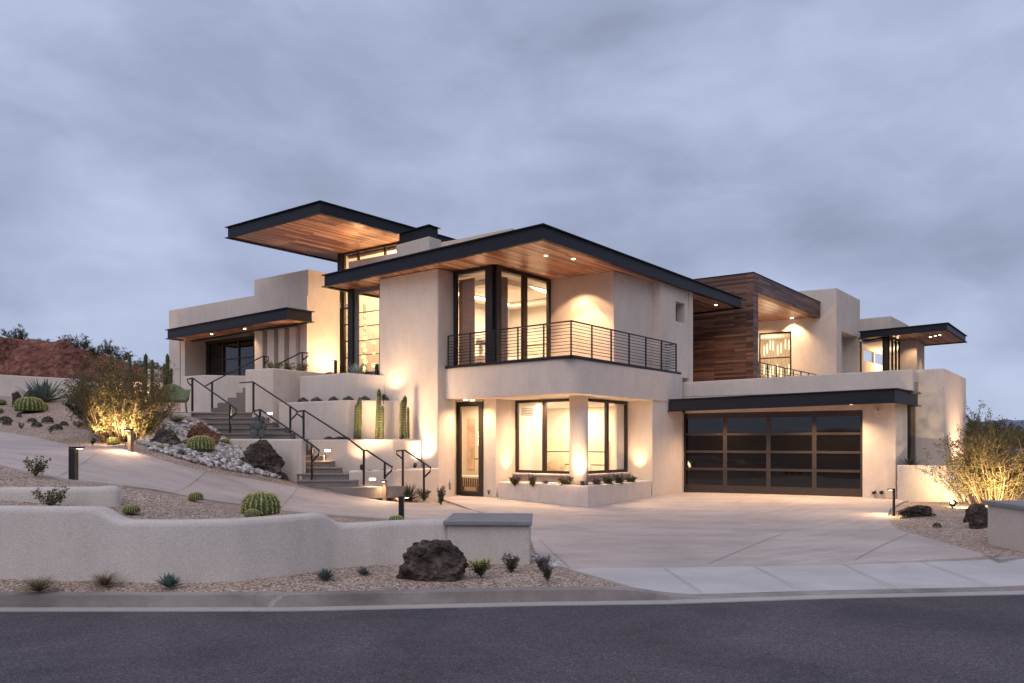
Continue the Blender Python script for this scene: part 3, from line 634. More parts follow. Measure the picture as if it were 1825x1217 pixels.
# lower corner room under the balcony
D0, D1, D2 = Vector((-1.535, 19.7)), Vector((-.775, 19.27)), Vector((-.43, 18.9)); Wc = Vector((1.75, 18.4)); Wl = Vector((.114, 19.49)); Wr = Vector((3.22, 20.0))
hb(MB().panel(D1, D2, .3, -.1, 2.79), 'wall', 'stucco'); hb(MB().panel(D2, Wl, .3, -.1, 2.79), 'wall', 'stucco')
hb(MB().panel(Wr, Vector((3.83, 19.42)) + uB * .02, .25, -.1, 2.79), 'wall', 'stucco')
dr = window(D0 + (D1 - D0) * .02, D1, .16, 2.74, .13, .09, name='glass_door')
hb(MB().tube([(*(D1 + Vector((-.10, -.06))), 1.18), (*(D1 + Vector((-.10, -.12))), 1.18), (*(D1 + Vector((-.24, -.06))), 1.18)], .012, 6), 'handle', 'rail', 0, dr)
sw = MB(); sw.prism([Wl + wA * -.02, Wc + wA * .0, Wc + uB * .28 + wA * .0, Wl + uB * .28], -.1, .74); sw.prism([Wc + uB * .285, Wr, Wr + wA * .25, Wc + uB * .285 + wA * .25], -.1, .74)
hb(sw, 'sill_wall', 'stucco')
sl2 = MB(); sl2.prism([Wl - uB * .16, Wc - uB * .16 - wA * .16, Wr - wA * .16, Wr + wA * .2, Wc + uB * .2 + wA * .2, Wl + uB * .2], .745, .80)
hb(sl2, 'window_sill', 'stucco', .02)
window(Wl, Wc + wA * .03, .80, 2.77, .075, .08, mull=(.47,), mw=.11)
window(Wc + uB * .02, Wr, .80, 2.77, .075, .08, mull=(.55,), mw=.10)
cc = XY(1031.5, 17.75); pts = [cc + Vector((math.cos(t), math.sin(t))) * .235 for t in (2 * math.pi * i / 28 for i in range(28))]
mbc = MB(); mbc.prism(pts, .3, 2.79); mbc.sm = [len(f) == 4 for f in mbc.f]; hb(mbc, 'column', 'stucco')
lo = MB(); RP = [Q(-1.62, 1.3), Q(.30, 1.3), Q(.30, 2.4), Q(2.2, 2.4), Q(2.2, 4.6), Q(-1.62, 4.6)]
for i in (1, 2, 3, 4): lo.obox(RP[i], RP[i + 1], 0, .06, .2, 2.76)
lo.obox(Q(-1.62, 4.6), Q(-1.62, 2.9), 0, .06, .2, 2.76)
hb(lo, 'interior_wall', 'cream'); hb(MB().prism(RP, .14, .2), 'floor', 'floorwood'); 
hb(MB().prism([RP[0] + (RP[3] - RP[0]) * 0, RP[1], RP[2], RP[3], RP[4], RP[5]], 2.72, 2.775), 'ceiling', 'ceil')
vt = MB(); va, vb = Q(.285, 1.95), Q(.285, 1.45)
for i in range(5): vt.obox(va, vb, -.0, -.03, 2.38 + i * .045, 2.40 + i * .045)
hb(vt, 'air_vent', 'grey_frame')
ha = MB(); HP = [Q(.55, .62), Q(3.1, .62), Q(3.1, 2.3), Q(.55, 2.3)]
for i in (1, 2, 3): ha.obox(HP[i], HP[(i + 1) % 4], 0, .05, .17, 2.76)
hb(ha, 'interior_wall', 'cream'); hb(MB().prism(HP + [D1, D0], .14, .17), 'floor', 'floorwood')
a1, a2 = on(832.5, Q(3.1, 2.26), Q(.55, 2.26)), on(845, Q(3.1, 2.26), Q(.55, 2.26)); hb(MB().obox(a1, a2, 0, .03, .80, 2.35), 'art_panel', 'screen')
# corner planter
pl = thing('planter', 'angular cream stucco planter wrapping the corner below the balcony', 'planter', (1.8, 18, .05))
c0, cl, cr = Vector((1.815, 17.06)), Vector((-.37, 18.70)), Vector((3.80, 19.36))
shell = MB().ring([cl, c0, cr, Wr + Vector((.15, -.1)), Wc + Vector((0, -.25)), Wl + Vector((-.2, -.35))], 0, -.16, -.1, .585)
shell.build('planter_wall', 'stucco', pl, pl.location, .02)
MB().prism(offset([cl, c0, cr, Wr + Vector((.15, -.1)), Wc + Vector((0, -.25)), Wl + Vector((-.2, -.35))], -.155), .2, .50).build('soil', 'soil', pl, pl.location)
# chimney, roof parapets, raised roof volume
ch = hb(MB().prism([W3(706, 437, 21.4), W3(764.6, 420.7, 20.5), W3(786.8, 426.8, 20.9), W3(728, 440, 21.8)], 6.4, 7.57), 'chimney', 'stucco', .02)
ca = [W3(711.6, 0, 21.45).xy, W3(764.6, 0, 20.62).xy, W3(780.5, 0, 20.92).xy, W3(728, 0, 21.75).xy]
cp = MB(); cp.prism(ca, 7.575, 7.90); cp.ring(ca, .06, -.02, 7.902, 7.93); cp.ring(ca, .06, -.02, 7.575, 7.6); hb(cp, 'chimney_cap', 'steel', 0, ch)
pw = MB(); a_, b_ = W3(620.6, 0, 23.1), W3(706.5, 0, 22.0); pw.obox(a_, b_, 0, .25, 6.4, 7.5); hb(pw, 'parapet', 'stucco', .02)
vb_ = [W3(783, 0, 23.4).xy, W3(912, 0, 22.0).xy, W3(922, 0, 22.4).xy + uB * 2, W3(800, 0, 25.5).xy]
hb(MB().prism(vb_, 6.4, [8.2, 8.26, 8.26, 8.2]), 'parapet', 'stucco', .02)
# upper floating roof over the foyer
U0, UL = Vector((-5.5, 20.4)), Vector((-9.2, 22.9))
upr = roof([UL, U0, U0 + uB * 5.4, UL + uB * 5.4], 8.2, 8.56)
# ---- tall glazed foyer ------------------------------------------------------------
K0 = Vector((-6.06, 25.0)); K1 = K0 - wA * 3.1
hb(MB().obox(K0 - wA * .0, K0 - wA * .2, -.1, .1, 3.3, 8.24), 'foyer_post', 'bronze')
K2 = on(633, K0, K1); window(K0 - wA * .2, K2, 3.5, 7.35, .07, .08, mull=(), trans=(.14, .28, .43, .58, .73, .9), mw=.05)
Kc = on(716, K0, K1 - wA * 3); window(K0 - wA * .2, Kc, 7.42, 8.235, .06, .08, mull=(.27, .73), mw=.06)
hb(MB().obox(K0 - wA * .2, Kc, -.06, .06, 7.352, 7.418), 'foyer_beam', 'bronze')
S0, S1 = Vector((-4.9, 21.6)), Vector((-3.86, 20.92))
hb(MB().obox(S0 - Vector((.0, 0)), S0 - wA * .2, -.12, .12, 3.3, 6.238), 'foyer_post', 'bronze')
gdoor = window(S0 - wA * .2, S1 - wA * .1, 3.6, 6.235, .13, .07, trans=(.245, .41, .57, .73), m='grey_frame', mw=.028, name='foyer_window')
fo = MB(); FP = [Q(5.4, .25), Q(5.4, 2.6), Q(8.5, 2.6), Q(8.5, 6.5), Q(3.0, 6.5), Q(3.0, 5.0), Q(3.46, 5.0), Q(3.46, .6)]
for a, b in ((2, 3), (3, 4), (6, 7)): fo.obox(FP[a], FP[b], 0, .08 if (a, b) != (6, 7) else -.04, 3.5, 8.2 if a != 6 else 6.2)
hb(fo, 'interior_wall', 'cream'); hb(MB().prism([Q(8.5, .3), Q(8.5, 6.5), Q(3.46, 6.5), Q(3.46, .3)], 3.4, 3.5), 'floor', 'floorwood'); 
hb(MB().prism([Q(8.5, 2.7), Q(8.5, 6.5), Q(6.0, 6.5), Q(4.9, 2.7)], 8.1, 8.19), 'ceiling', 'ceil')
# ---- left pavilion ----------------------------------------------------------------
V0 = Vector((-13.5, 28.0)); V1 = Vector((-6.76, 23.6)); vd = (V1 - V0).normalized(); vn = Vector((-vd.y, vd.x)); Lv = (V1 - V0).length
def V(px, off=0): return on(px, V0 - vn * off, V1 - vn * off)
sV = lambda px: (V(px) - V0).length
hb(MB().panel(V0, V(453.3), .45, 3.2, 6.82, [(sV(320.5), sV(453.3) + 1, 3, 5.62)]), 'wall', 'stucco')
hb(MB().panel(V(453.3), V1, .45, 5.5, 7.37), 'wall', 'stucco')
hb(MB().panel(V(535), V1, .45, 3.0, 5.499), 'wall', 'stucco')
hb(MB().panel(V1 + uB * .004, V1 + uB * 1.22, .3, 3.0, 7.365), 'wall', 'stucco')
hb(MB().prism([V(534.5), V1, V1 - vn * .05, V(543.5, .05)], 3.0, 5.6).prism([V(536), V1, V1 - vn * .045, V(541, .045)], 5.602, 6.5), 'buttress', 'stucco')
for a, b in ((453.6, 467.5), (476, 487.8), (495.7, 506.2), (515, 526.7)):
    A_, B_ = V(a, .12), V(b, .12); hb(MB().prism([A_, B_, B_ + uB * .85, A_ + uB * .85], 3.0, 5.499), 'fin', 'stucco', .012)
hb(MB().obox(V(454) + vn * .86, V(540) + vn * .86, 0, .1, 3.0, 5.6), 'wall', 'stucco')
hb(MB().prism([V0, V0 + vn * 5, V1 + vn * 5 , V1 + uB * .0 + vn * .5, V(453.3) + vn * .5, V0 + vn * .5], 6.3, 6.5), 'roof_deck', 'cap')
hb(MB().panel(V0 + vn * 5, V0 + vn * .452, .3, 3.0, 6.815), 'wall', 'stucco')
ga, gb = on(345, V0 + vn * .9, V1 + vn * .9), on(456, V0 + vn * .9, V1 + vn * .9)
hb(MB().obox(V(321.5), V(321.5) + vn * .95, -.02, -.3, 3.0, 5.6), 'wall', 'stucco')
lg = window(ga, gb, 3.3, 5.62, .1, .08, mull=(.27, .5, .75), trans=(.22, .44, .66), mw=.07, m='bronze', glass='smoke', name='garage_door')
C0, C1, C2 = Vector((-13.15, 27.05)), XY(511.5, 22.6), XY(540.4, 23.35)
cz0 = [ZP(605.1, 27.05), ZP(563.6, 22.6), ZP(567.5, 23.35)]
roof([C0, C1, C1 + uB * .95, C0 + uB * .95], 5.56, 5.92, 'canopy', lights=[C0.lerp(C1, .30) + uB * .5, C0.lerp(C1, .58) + uB * .5])
# ---- wood portal and terrace -------------------------------------------------------
W0 = Vector((8.35, 24.6)); Wd_ = Vector((12.98, 29.9)); pu = (Wd_ - W0).normalized(); Wb = Vector((6.3, 25.85)); pa = (Wb - W0).normalized()
def T(s, t): return W0 + pu * s + pa * t           # s along the portal front, t into the house
LB = (Wd_ - W0).length
hb(MB().prism([T(0, 0), T(.42, 0), T(.42, 3.5), T(0, 3.5)], 2.9, 7.5), 'wood_wall', 'woodwall')
pw_ = hb(MB().prism([T(.423, .0), T(LB, 0), T(LB, .3), T(.423, .3)], 6.87, 7.5), 'wood_header', 'woodwall')
hb(MB().ring([T(-.0, 0), T(LB, 0), T(LB, 4.5), T(-.0, 4.5)], .02, -.1, 7.503, 7.53), 'roof_edge', 'steel')
sf = hb(MB().prism([T(.423, .303), T(LB, .303), T(LB, 4.4), T(.423, 4.4)], 6.90, 6.96), 'terrace_soffit', 'soffit')
dl = on(1411, T(0, 1.0), T(LB, 1.0)); hb(MB().lathe([(.06, -.01), (.06, .04)], 14, (dl.x, dl.y, 6.89)), 'downlight', 'lens', 0, sf)
hb(MB().prism([T(.423, .303), T(LB, .303), T(LB, 4.4), T(.423, 4.4)], 7.3, 7.46), 'roof_deck', 'cap')
e0, e1 = Vector((13.49, 29.58)), Vector((15.7, 32.1)); ed = (e1 - e0).normalized(); ea = Vector((-ed.y, ed.x)); Le = (e1 - e0).length
n0 = (on(1499.7, e0, e1) - e0).length; n1 = (on(1527.5, e0, e1) - e0).length
hb(MB().panel(e0, e1, .9, 3.0, 8.06, [(n0, n1, 2.9, 6.35)]), 'wall', 'stucco')
hb(MB().prism([e0 + ed * n0 + ea * .8, e0 + ed * n1 + ea * .8, e0 + ed * n1 + ea * .86, e0 + ed * n0 + ea * .86], 3., 6.4), 'niche_wall', 'stucco')
ew = Vector((-.890, .455)); fE = e0 + ew * 6
sw0 = (on(1410.5, e0, fE) - e0).length; sw1 = (on(1352, e0, fE) - e0).length
hb(MB().panel(fE, e0 + ew * .9, .3, 3.0, 8.06, [(6 - sw1, 6 - sw0, 3.3, 6.4)]), 'wall', 'stucco')
hb(MB().prism([e0, e0 + ew * .898, e0 + ew * .898 + Vector((.4, .8)), e0 + ea * .0 + ed * .02 + ea * .05], 3.0, 8.055), 'wall', 'stucco')
window(e0 + ew * sw1 + Vector((.05, .1)), e0 + ew * sw0 + Vector((.05, .1)), 3.5, 6.4, .07, .08, trans=(.62,), mw=.09)
hb(MB().prism([T(.43, 4.39), T(.43, .1), T(LB + 1.8, .1), T(LB + 1.8, 4.39)], 3.2, 3.5), 'terrace_floor', 'step')
dn = MB(); q0 = e0 + ew * .7; dn.obox(fE + ed * 3.5, q0 + ed * 3.5, 0, .1, 3.4, 6.5); dn.obox(fE, fE + ed * 3.5, 0, .1, 3.4, 6.5); dn.obox(q0 + ed * .32 , q0 + ed * 3.5, 0, -.1, 3.4, 6.5)
hb(dn, 'interior_wall', 'cream'); hb(MB().prism([fE + ed * .3, q0 + ed * .3, q0 + ed * 3.5, fE + ed * 3.5], 3.4, 3.5), 'floor', 'floorwood'); hb(MB().prism([fE + ed * .3, q0 + ed * .3, q0 + ed * 3.5, fE + ed * 3.5], 6.5, 6.56), 'ceiling', 'ceil')
tr = MB(); ra, rb = T(.45, .12), T(LB + 1.2, .12)
tr.obox(ra, rb, -.02, .02, 4.46, 4.49)
for i in range(7): tr.obox(ra, rb, -.007, .007, 3.62 + i * .115, 3.634 + i * .115)
trr = hb(tr, 'terrace_railing', 'rail')
for i in range(9):
    p = ra.lerp(rb, (i + .3) / 9); hb(MB().obox(p - pu * .02, p + pu * .02, -.018, .018, 3.5, 4.459), 'post', 'rail', 0, trr)
# ---- far right pavilion --------------------------------------------------------------
Pc0, Pc1, PcL = Vector((17.7, 28.9)), Vector((20.77, 32.5)), XY(1531, 31.2)
roof([PcL, Pc0, Pc1, PcL + (Pc1 - Pc0)], 6.2, 6.51, 'canopy', lights=[on(1658, Pc0.lerp(Pc1, .45) + wA * .9, Pc0.lerp(Pc1, .45) + wA * 3), on(1667, Pc0.lerp(Pc1, .40) + wA * .6, Pc0.lerp(Pc1, .40) + wA * 3), on(1675, Pc0.lerp(Pc1, .35) + wA * .3, Pc0.lerp(Pc1, .35) + wA * 3)])
hb(MB().prism([XY(1531.5, 33.0), XY(1588, 31.6), XY(1619, 33.6), XY(1560, 36)], 6.4, [ZP(568.2, 33.0), ZP(563, 31.6), ZP(579, 33.6), 7.0]), 'parapet', 'stucco', .02)
ggc, ggl, ggr = Vector((16.34, 30.9)), XY(1533, 32.4), Vector((17.50, 32.15))
hb(MB().obox(ggc + wA * .16, ggc, -.06, .06, 3.3, 6.24), 'corner_post', 'bronze')
window(ggl, ggc + wA * .16, 3.4, 6.235, .06, .07); window(ggc + uB * .03, ggr, 3.4, 6.235, .06, .07, mull=(.35, .68), mw=.1)
s0_, s1_ = Vector((18.15, 31.9)), Vector((19.42, 33.5))
hb(MB().panel(ggr, s0_, .25, 3.2, 6.238), 'wall', 'stucco'); hb(MB().panel(s0_ + uB * .004, s1_, .25, 3.2, 6.237), 'wall', 'stucco'); 
pr = MB(); pr.panel(ggl + uB * .05, ggl + uB * 5, .1, 3.3, 6.2, [(.5, 2.0, 5.42, 5.95), (2.15, 3.7, 5.42, 5.95)]); pback = (ggl + uB * 5, s1_ + wA * .2)
Lb = (pback[1] - pback[0]).length
hb(pr, 'interior_wall', 'cream'); hb(MB().panel(pback[0], pback[1], .1, 3.3, 6.2, []), 'interior_wall', 'cream')
hb(MB().prism([ggl, ggc, s0_, s1_, pback[1], pback[0]], 3.2, 3.3), 'floor', 'floorwood'); hb(MB().prism(offset([ggl, ggc + wA * .0, ggr, s0_, s1_, pback[1], pback[0]], -.1), 6.12, 6.19), 'ceiling', 'ceil')
# ---- garage ---------------------------------------------------------------------------
F0, F1 = Vector((4.99, 20.8)), Vector((9.19, 18.65)); fd = (F1 - F0).normalized(); fn = Vector((-fd.y, fd.x))
gA = F0 - fd * .6; gB = on(1596, F0, F1); gBf = gB
dz = 2.48; sd0, sd1 = .6, .6 + (F1 - F0).length
hb(MB().panel(gA, gB, .35, -.1, 2.95, [(sd0, sd1, -.2, dz)]), 'wall', 'stucco')
gs2 = on(1617, gB, gB + uB); hb(MB().panel(gB + uB * .004, gs2, .3, -.1, 2.949), 'wall', 'stucco')
gs3 = on(1631.5, gB, gB + uB); hb(MB().panel(gs2, gs3, .3, -.1, 3.4, [(.0, 9, .9, 2.85)]), 'wall', 'stucco')
hb(MB().obox(gs2, gs3, .12, .16, .9, 2.85), 'window_slot', 'smoke')
v1 = on(1682.3, gs3, gs3 - wA); v2 = on(1721.6, v1, v1 + uB)
hb(MB().prism([gs3, v1, v2, v2 + wA * 3, gs3 + wA * .35 + uB * .4], -.1, [3.63, 3.65, 3.56, 3.6, 3.62]), 'wall', 'stucco', .02)
pc = on(1627, F0, F1); hb(MB().prism([gA, pc, gs3 - wA * .06 + uB * .12, gs3 + wA * 1.2 + uB * .8, gA + uB * 2.5], 2.955, [3.37, 3.49, 3.55, 3.5, 3.4]), 'parapet', 'stucco', .02)
hb(MB().prism([gA + uB * .5, pc + uB * .5, gs3 + wA * .5 + uB * .5, v2 + wA * .5, v2 + wA * 2 + uB * 2, Q(-2.3, 14)], 2.9, 3.2), 'roof_deck', 'cap')
# garage door: 4 x 4 tinted panes
da, db = F0 + fn * .16, F1 + fn * .16; Ld = (db - da).length; gm = MB(); cw = Ld / 4
zs_ = [.19, .37] ; rh = (dz - .12 - .36) / 4
gm.obox(da, db, -.03, .03, .15, .36)
for r in range(5):
    z = .36 + r * rh
    gm.obox(da, db, -.028, .028, z - (.001 if r == 0 else .035), z + .035)
gm.obox(da, db, -.03, .03, dz - .085, dz)
for c in range(5):
    s = c * cw; a = da + fd * max(.0, s - .055); b = da + fd * min(Ld, s + .055)
    for r in range(4): gm.obox(a, b, -.024, .024, .36 + r * rh + .0355, .36 + (r + 1) * rh - .0355)
gd = hb(gm, 'garage_door', 'door_frame')
for c in range(4):
    for r in range(4):
        a = da + fd * (c * cw + .05); b = da + fd * ((c + 1) * cw - .05)
        hb(MB().obox(a, b, -.008 + .003, .003, .36 + r * rh + .03, .36 + (r + 1) * rh - .03), 'pane', 'smoke', 0, gd)
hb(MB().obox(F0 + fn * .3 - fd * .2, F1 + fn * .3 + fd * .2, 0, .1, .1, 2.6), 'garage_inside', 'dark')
# garage canopy
k0, k1 = XY(1184.5, 20.05), XY(1597, 17.45); kd = (k1 - k0).normalized(); kn = Vector((-kd.y, kd.x))
k2 = k1 + uB * 2.25
zt = [2.83, 2.955, 2.955, 2.83]; zb = [2.49, 2.595, 2.595, 2.49]
kp = [k0, k1, k2, k0 + uB * 1.4]
cn = MB()
def sl_ring(mb, do, di, za, zb_):
    o = offset(kp, do); i_ = offset(kp, di); V = []
    for P in (o, i_):
        V += [(p.x, p.y, z) for p, z in zip(P, za)] + [(p.x, p.y, z) for p, z in zip(P, zb_)]
    f = []
    for k in range(4):
        j = (k + 1) % 4; f += [(k, j, 4 + j, 4 + k), (8 + k, 12 + k, 12 + j, 8 + j), (4 + k, 4 + j, 12 + j, 12 + k), (k, 8 + k, 8 + j, j)]
    mb.add(V, f)
up_ = lambda z, d: [q + d for q in z]
sl_ring(cn, -.035, -.075, zb, zt); sl_ring(cn, .03, -.035, up_(zt, -.02), up_(zt, .003)); sl_ring(cn, .03, -.035, up_(zb, -.003), up_(zb, .02))
cano = hb(cn, 'canopy', 'steel')
hb(MB().prism(offset(kp, -.08), up_(zb, .05), up_(zb, .1)), 'soffit', 'soffit', 0, cano); hb(MB().prism(offset(kp, -.08), up_(zt, -.1), up_(zt, -.04)), 'deck', 'cap', 0, cano)
for px in (1290, 1440, 1517):
    p = on(px, k0 + kn * .45, k1 + kn * .45); hb(MB().lathe([(.034, -.006), (.034, .04)], 12, (p.x, p.y, ZP(730, p.y) if False else 2.60)), 'downlight', 'lens', 0, cano)
# small fittings on the pillar
cmx = on(1564.5, F0 - fn * .0, F1); hb(MB().lathe([(.06, 0), (.065, .05), (.05, .09), (.02, .11)], 14, (0, 0, 0)), 'camera_dummy', 'white') if False else None
vp = MB()
for px in (1558, 1571):
    p = on(px, F0, F1); z = ZP(877, p.y)
    q = Vector((p.x, p.y, z)); nn = Vector((-fn.x, -fn.y, 0)); ep = hb(MB().tube([q + nn * .0, q + nn * .10], .055, 14), 'exhaust_pipe', 'pipe')
    hb(MB().tube([q + nn * .08, q + nn * .1025], .044, 14), 'pipe_opening', 'dark', 0, ep)
p = on(1564, F0, F1); z = ZP(730, p.y); q = Vector((p.x, p.y, z)); nn = Vector((-fn.x, -fn.y, 0))
cm = hb(MB().tube([q, q + nn * .05], .045, 14).tube([q + nn * .05, q + nn * .10 + Vector((0, 0, -.03))], .034, 12), 'security_camera', 'white')
hb(MB().tube([q + nn * .098 + Vector((0, 0, -.03)), q + nn * .106 + Vector((0, 0, -.034))], .02, 10), 'camera_lens', 'dark', 0, cm)
# low wall right of the garage
MB().prism([XY(1599, 17.9), XY(1720, 17.45), XY(1720, 17.45) + uB * .25, XY(1599, 17.9) + uB * .25], 0, 1.05).build('low_wall', 'stucco', bevel=.02).update_tag()
lw = bpy.data.objects['low_wall']; tag(lw, 'low cream stucco wall right of the garage pillar, running behind the lit bush', 'wall')
# ================================================================== TERRACE WALLS
def terrace(name, P, zt, zb, label, soil=.06, nwall=None):
    """planted terrace: stucco retaining wall round a bed of soil"""
    ctr = sum((Vector(p[:2]) for p in P), Vector((0, 0))) / len(P)
    t = thing(name, label, 'planter', (ctr.x, ctr.y, zb))
    P2_ = [Vector(p[:2]) for p in P]; fl = ccw(P2_)[0] != P2_[0] or (ccw(P2_)[1] - P2_[1]).length > 1e-6
    zt_ = zt if isinstance(zt, list) else [zt] * len(P)
    if fl: P2_ = P2_[::-1]; zt_ = zt_[::-1]
    inn = offset(P2_, -.2); n = len(P2_); mb = MB()
    V = [(p.x, p.y, zb) for p in P2_] + [(p.x, p.y, z) for p, z in zip(P2_, zt_)] + [(p.x, p.y, z) for p, z in zip(inn, zt_)] + [(p.x, p.y, zb) for p in inn]
    f = []
    for k in range(n):
        j = (k + 1) % n
        for a in range(4): f.append((a * n + k, a * n + j, ((a + 1) % 4) * n + j, ((a + 1) % 4) * n + k))
    mb.add(V, f); mb.build('retaining_wall', 'stucco', t, t.location, .035, seg=3)
    MB().prism(offset(P2_, -.19), zb + .02, [z - soil for z in zt_]).build('soil', 'soil', t, t.location)
    return t
t4 = terrace('terrace', [XY(622, 17.2), XY(700, 17.55), XY(784, 18.55), XY(752, 18.98), XY(700, 18.35), XY(622, 18.05)], [.925, .935, .955, .95, .93, .92], .0, 'lowest cream stucco planter with small barrel cacti, at the foot of the steps')
t3 = terrace('terrace', [XY(549, 18.75), XY(556, 18.5), XY(620, 18.2), XY(700, 18.55), XY(752, 19.05), XY(690, 19.85), XY(618, 20.1), XY(553, 19.9)], 1.70, .0, 'cream stucco planter holding the three clumps of columnar cactus')
t2 = terrace('terrace', [XY(497, 20.6), XY(618, 19.2), XY(713, 19.54), XY(680, 20.3), XY(600, 21.2), XY(510, 21.8)], 2.772, .5, 'second highest cream stucco planter with a row of small dark plants along its edge')
t1 = terrace('terrace', [XY(534, 20.85), XY(618, 20.02), XY(686, 19.86), XY(672, 20.6), XY(640, 21.35), XY(560, 22.3)], [3.56, 3.59, 3.50, 3.5, 3.56, 3.56], 2., 'topmost cream stucco planter below the tall foyer windows')
tb = terrace('terrace', [XY(437, 21.2), XY(486, 20.6), XY(580, 21.9), XY(560, 23.1), XY(470, 23.2)], [3.80, 3.78, 3.76, 3.76, 3.8], 1.6, 'tall block of cream stucco planter wall between the two flights of steps')
cwl = thing('retaining_wall', 'cream stucco wall at the upper landing below the dark glass garage', 'wall', (-9.8, 23.4, 2.4))
MB().prism([XY(322, 23.9), XY(362, 23.1), XY(440, 23.0), XY(440, 23.3), XY(364, 23.45), XY(322, 24.2)], 2.2, [ZP(671, 23.9), ZP(668, 23.1), ZP(669.5, 23.0), ZP(669.5, 23.), ZP(668, 23.1), ZP(671, 23.9)]).build('wall_body', 'stucco', cwl, cwl.location, .03)
lwall = thing('retaining_wall', 'long low cream stucco wall left of the lower steps, half hidden by a dark boulder', 'wall', (-6.2, 18., .4))
MB().prism([XY(409, 18.9), XY(536.5, 17.35), XY(545, 17.5), XY(538, 19.0), XY(412, 19.15)], .2, [1.72, 1.705, 1.70, 1.70, 1.72]).build('wall_body', 'stucco', lwall, lwall.location, .05, seg=3)
# court wall at far left, lit from in front, and a boundary wall behind
def wallobj(name, P, z0, z1, th, label, mt='stucco_wall'):
    P = [Vector(p[:2]) for p in P]; B = shift(P, th); mb = MB(); mb.prism(P + B[::-1], z0, (z1 + z1[::-1]) if isinstance(z1, list) else z1); return tag(mb.build(name, mt, bevel=.03), label, 'wall')
wallobj('boundary_wall', [XY(-200, 31), XY(0, 30), XY(137, 29.5)], 2.6, [ZP(665, 31), ZP(667.5, 30), ZP(675, 29.5)], .3, 'long pale boundary wall below the red earth bank at the left')
cw_ = [XY(95, 26.6), XY(118, 26.0), XY(165, 25.6), XY(230, 25.4), XY(292, 25.8)]
wallobj('court_wall', resample([Vector((*p, 0)) for p in cw_], 14), 2.6, [ZP(683, 26.3)] * 14, .28, 'low curved cream court wall behind the big lit bush, glowing warm from a lamp')
wallobj('boundary_wall', [XY(1735, 31), XY(1800, 29), XY(1900, 26)], -.2, [ZP(801, 31), ZP(801, 29), ZP(798, 26)], .3, 'pale boundary wall at the right edge behind the lit bush')
wallobj('boundary_wall', [XY(255, 36), XY(300, 34)], 3, [ZP(657, 36), ZP(659, 34)], .3, 'short pale wall piece behind the columnar cacti left of the house')
# ================================================================== STEPS
st = thing('steps', 'lower concrete steps climbing between the stucco walls', 'stairs', (-4.7, 18, .5))
rights = [636, 621, 605, 591, 577, 562, 556, 553]
for i in range(8):
    d = 17.1 + .28 * i; z = .57 + .145 * (i + 1); z = z if i < 7 else 1.722
    ml = MB(); ml.box(XY(529, d).x, XY(rights[i], d).x, d, d + (.34 if i < 7 else 1.0), z - .30, z - .045); ml.box(XY(529, d).x, XY(rights[i], d).x + .01, d - .025, d + (.30 if i < 7 else 1.0), z - .045, z)
    ml.build('step', 'step', st, st.location, .006)
MB().prism([XY(596, 16.80), XY(636, 16.78), XY(719, 17.3), XY(724, 17.62), XY(624, 17.3), XY(612, 17.5), XY(560, 17.5)], .28, .555).build('landing', 'step', st, st.location, .012)
st2 = thing('steps', 'wide upper concrete steps rising to the landing with the green chair', 'stairs', (-7.5, 20, 1.6))
upz = [(1.88, 19.3, 517), (2.036, 19.75, 508), (2.20, 20.15, 486), (2.352, 20.6, 478), (2.52, 21.05, 452)]
for i, (z, d, pr_) in enumerate(upz):
    lf = 335 if i < 4 else 280; ml = MB(); dd = .5 if i < 4 else 2.4
    ml.box(XY(lf, d).x, XY(pr_, d).x, d, d + dd, z - .45, z - .05); ml.box(XY(lf, d).x, XY(pr_, d).x, d - .03, d + dd - .04, z - .05, z)
    ml.build('step', 'step', st2, st2.location, .006)
MB().prism([XY(411, 18.95), XY(540, 18.7), XY(600, 19.0), XY(600, 20.4), XY(411, 20.6)], 1.0, 1.715).build('landing', 'step', st2, st2.location)
MB().prism([XY(289, 20.92), XY(341, 20.92), XY(341, 21.4), XY(289, 21.4)], 1.6, 2.50).build('landing_wall', 'stucco', st2, st2.location, .02)
st3 = thing('steps', 'topmost narrow concrete steps turning behind the tall stucco block', 'stairs', (-8.3, 22.5, 2.5))
for i, px in enumerate((388, 395, 410, 423, 432, 437)):
    z = 2.52 + .165 * (i + 1); MB().box(XY(px, 22.2).x, XY(475, 22.2).x, 21.75 + .12 * i, 22.9, z - .165, z - .002).build('step', 'step', st3, st3.location, .006)
# ================================================================== HANDRAILS
def zz(p, d): return W3(260 + p[0] / 3.3796, 600 + p[1] / 3.3796, d)
def handrail(label, path, posts, r=.021):
    A = path[0]; base = zz(posts[0][0:2], posts[0][3]); base.z = zz((posts[0][0], posts[0][2]), posts[0][3]).z
    t = thing('handrail', label, 'handrail', base, 0, None)
    mb = MB(); mb.tube([zz((x, y), d) for x, y, d in path], r, 8, smooth=True); mb.build('rail', 'rail', t, base)
    for x, y0, y1, d in posts:
        a = zz((x, y0), d); b = zz((x, y1), d); MB().box(a.x - .024, a.x + .024, a.y - .024, a.y + .024, b.z, a.z).build('post', 'rail', t, base)
    return t
handrail('black handrail on the left of the wide upper steps', [(282, 300, 21.1), (262, 285, 21.1), (250, 268, 21.1), (250, 256, 21.1), (282, 249, 21.1), (512, 412, 19.5), (545, 436, 19.2), (543, 460, 19.2), (512, 488, 19.3)], [(280, 250, 450, 21.1), (508, 412, 615, 19.4)])
handrail('black handrail sloping up in front of the dark glass garage', [(355, 300, 22.2), (400, 272, 22.3), (705, 117, 22.9), (740, 122, 22.9), (738, 140, 22.9), (712, 166, 22.9)], [(399, 273, 452, 22.3), (712, 118, 188, 22.9)])
handrail('short black handrail in front of the stucco fins', [(795, 166, 22.6), (935, 95, 22.3), (978, 98, 22.3), (976, 118, 22.3), (945, 140, 22.3)], [(943, 95, 192, 22.3)])
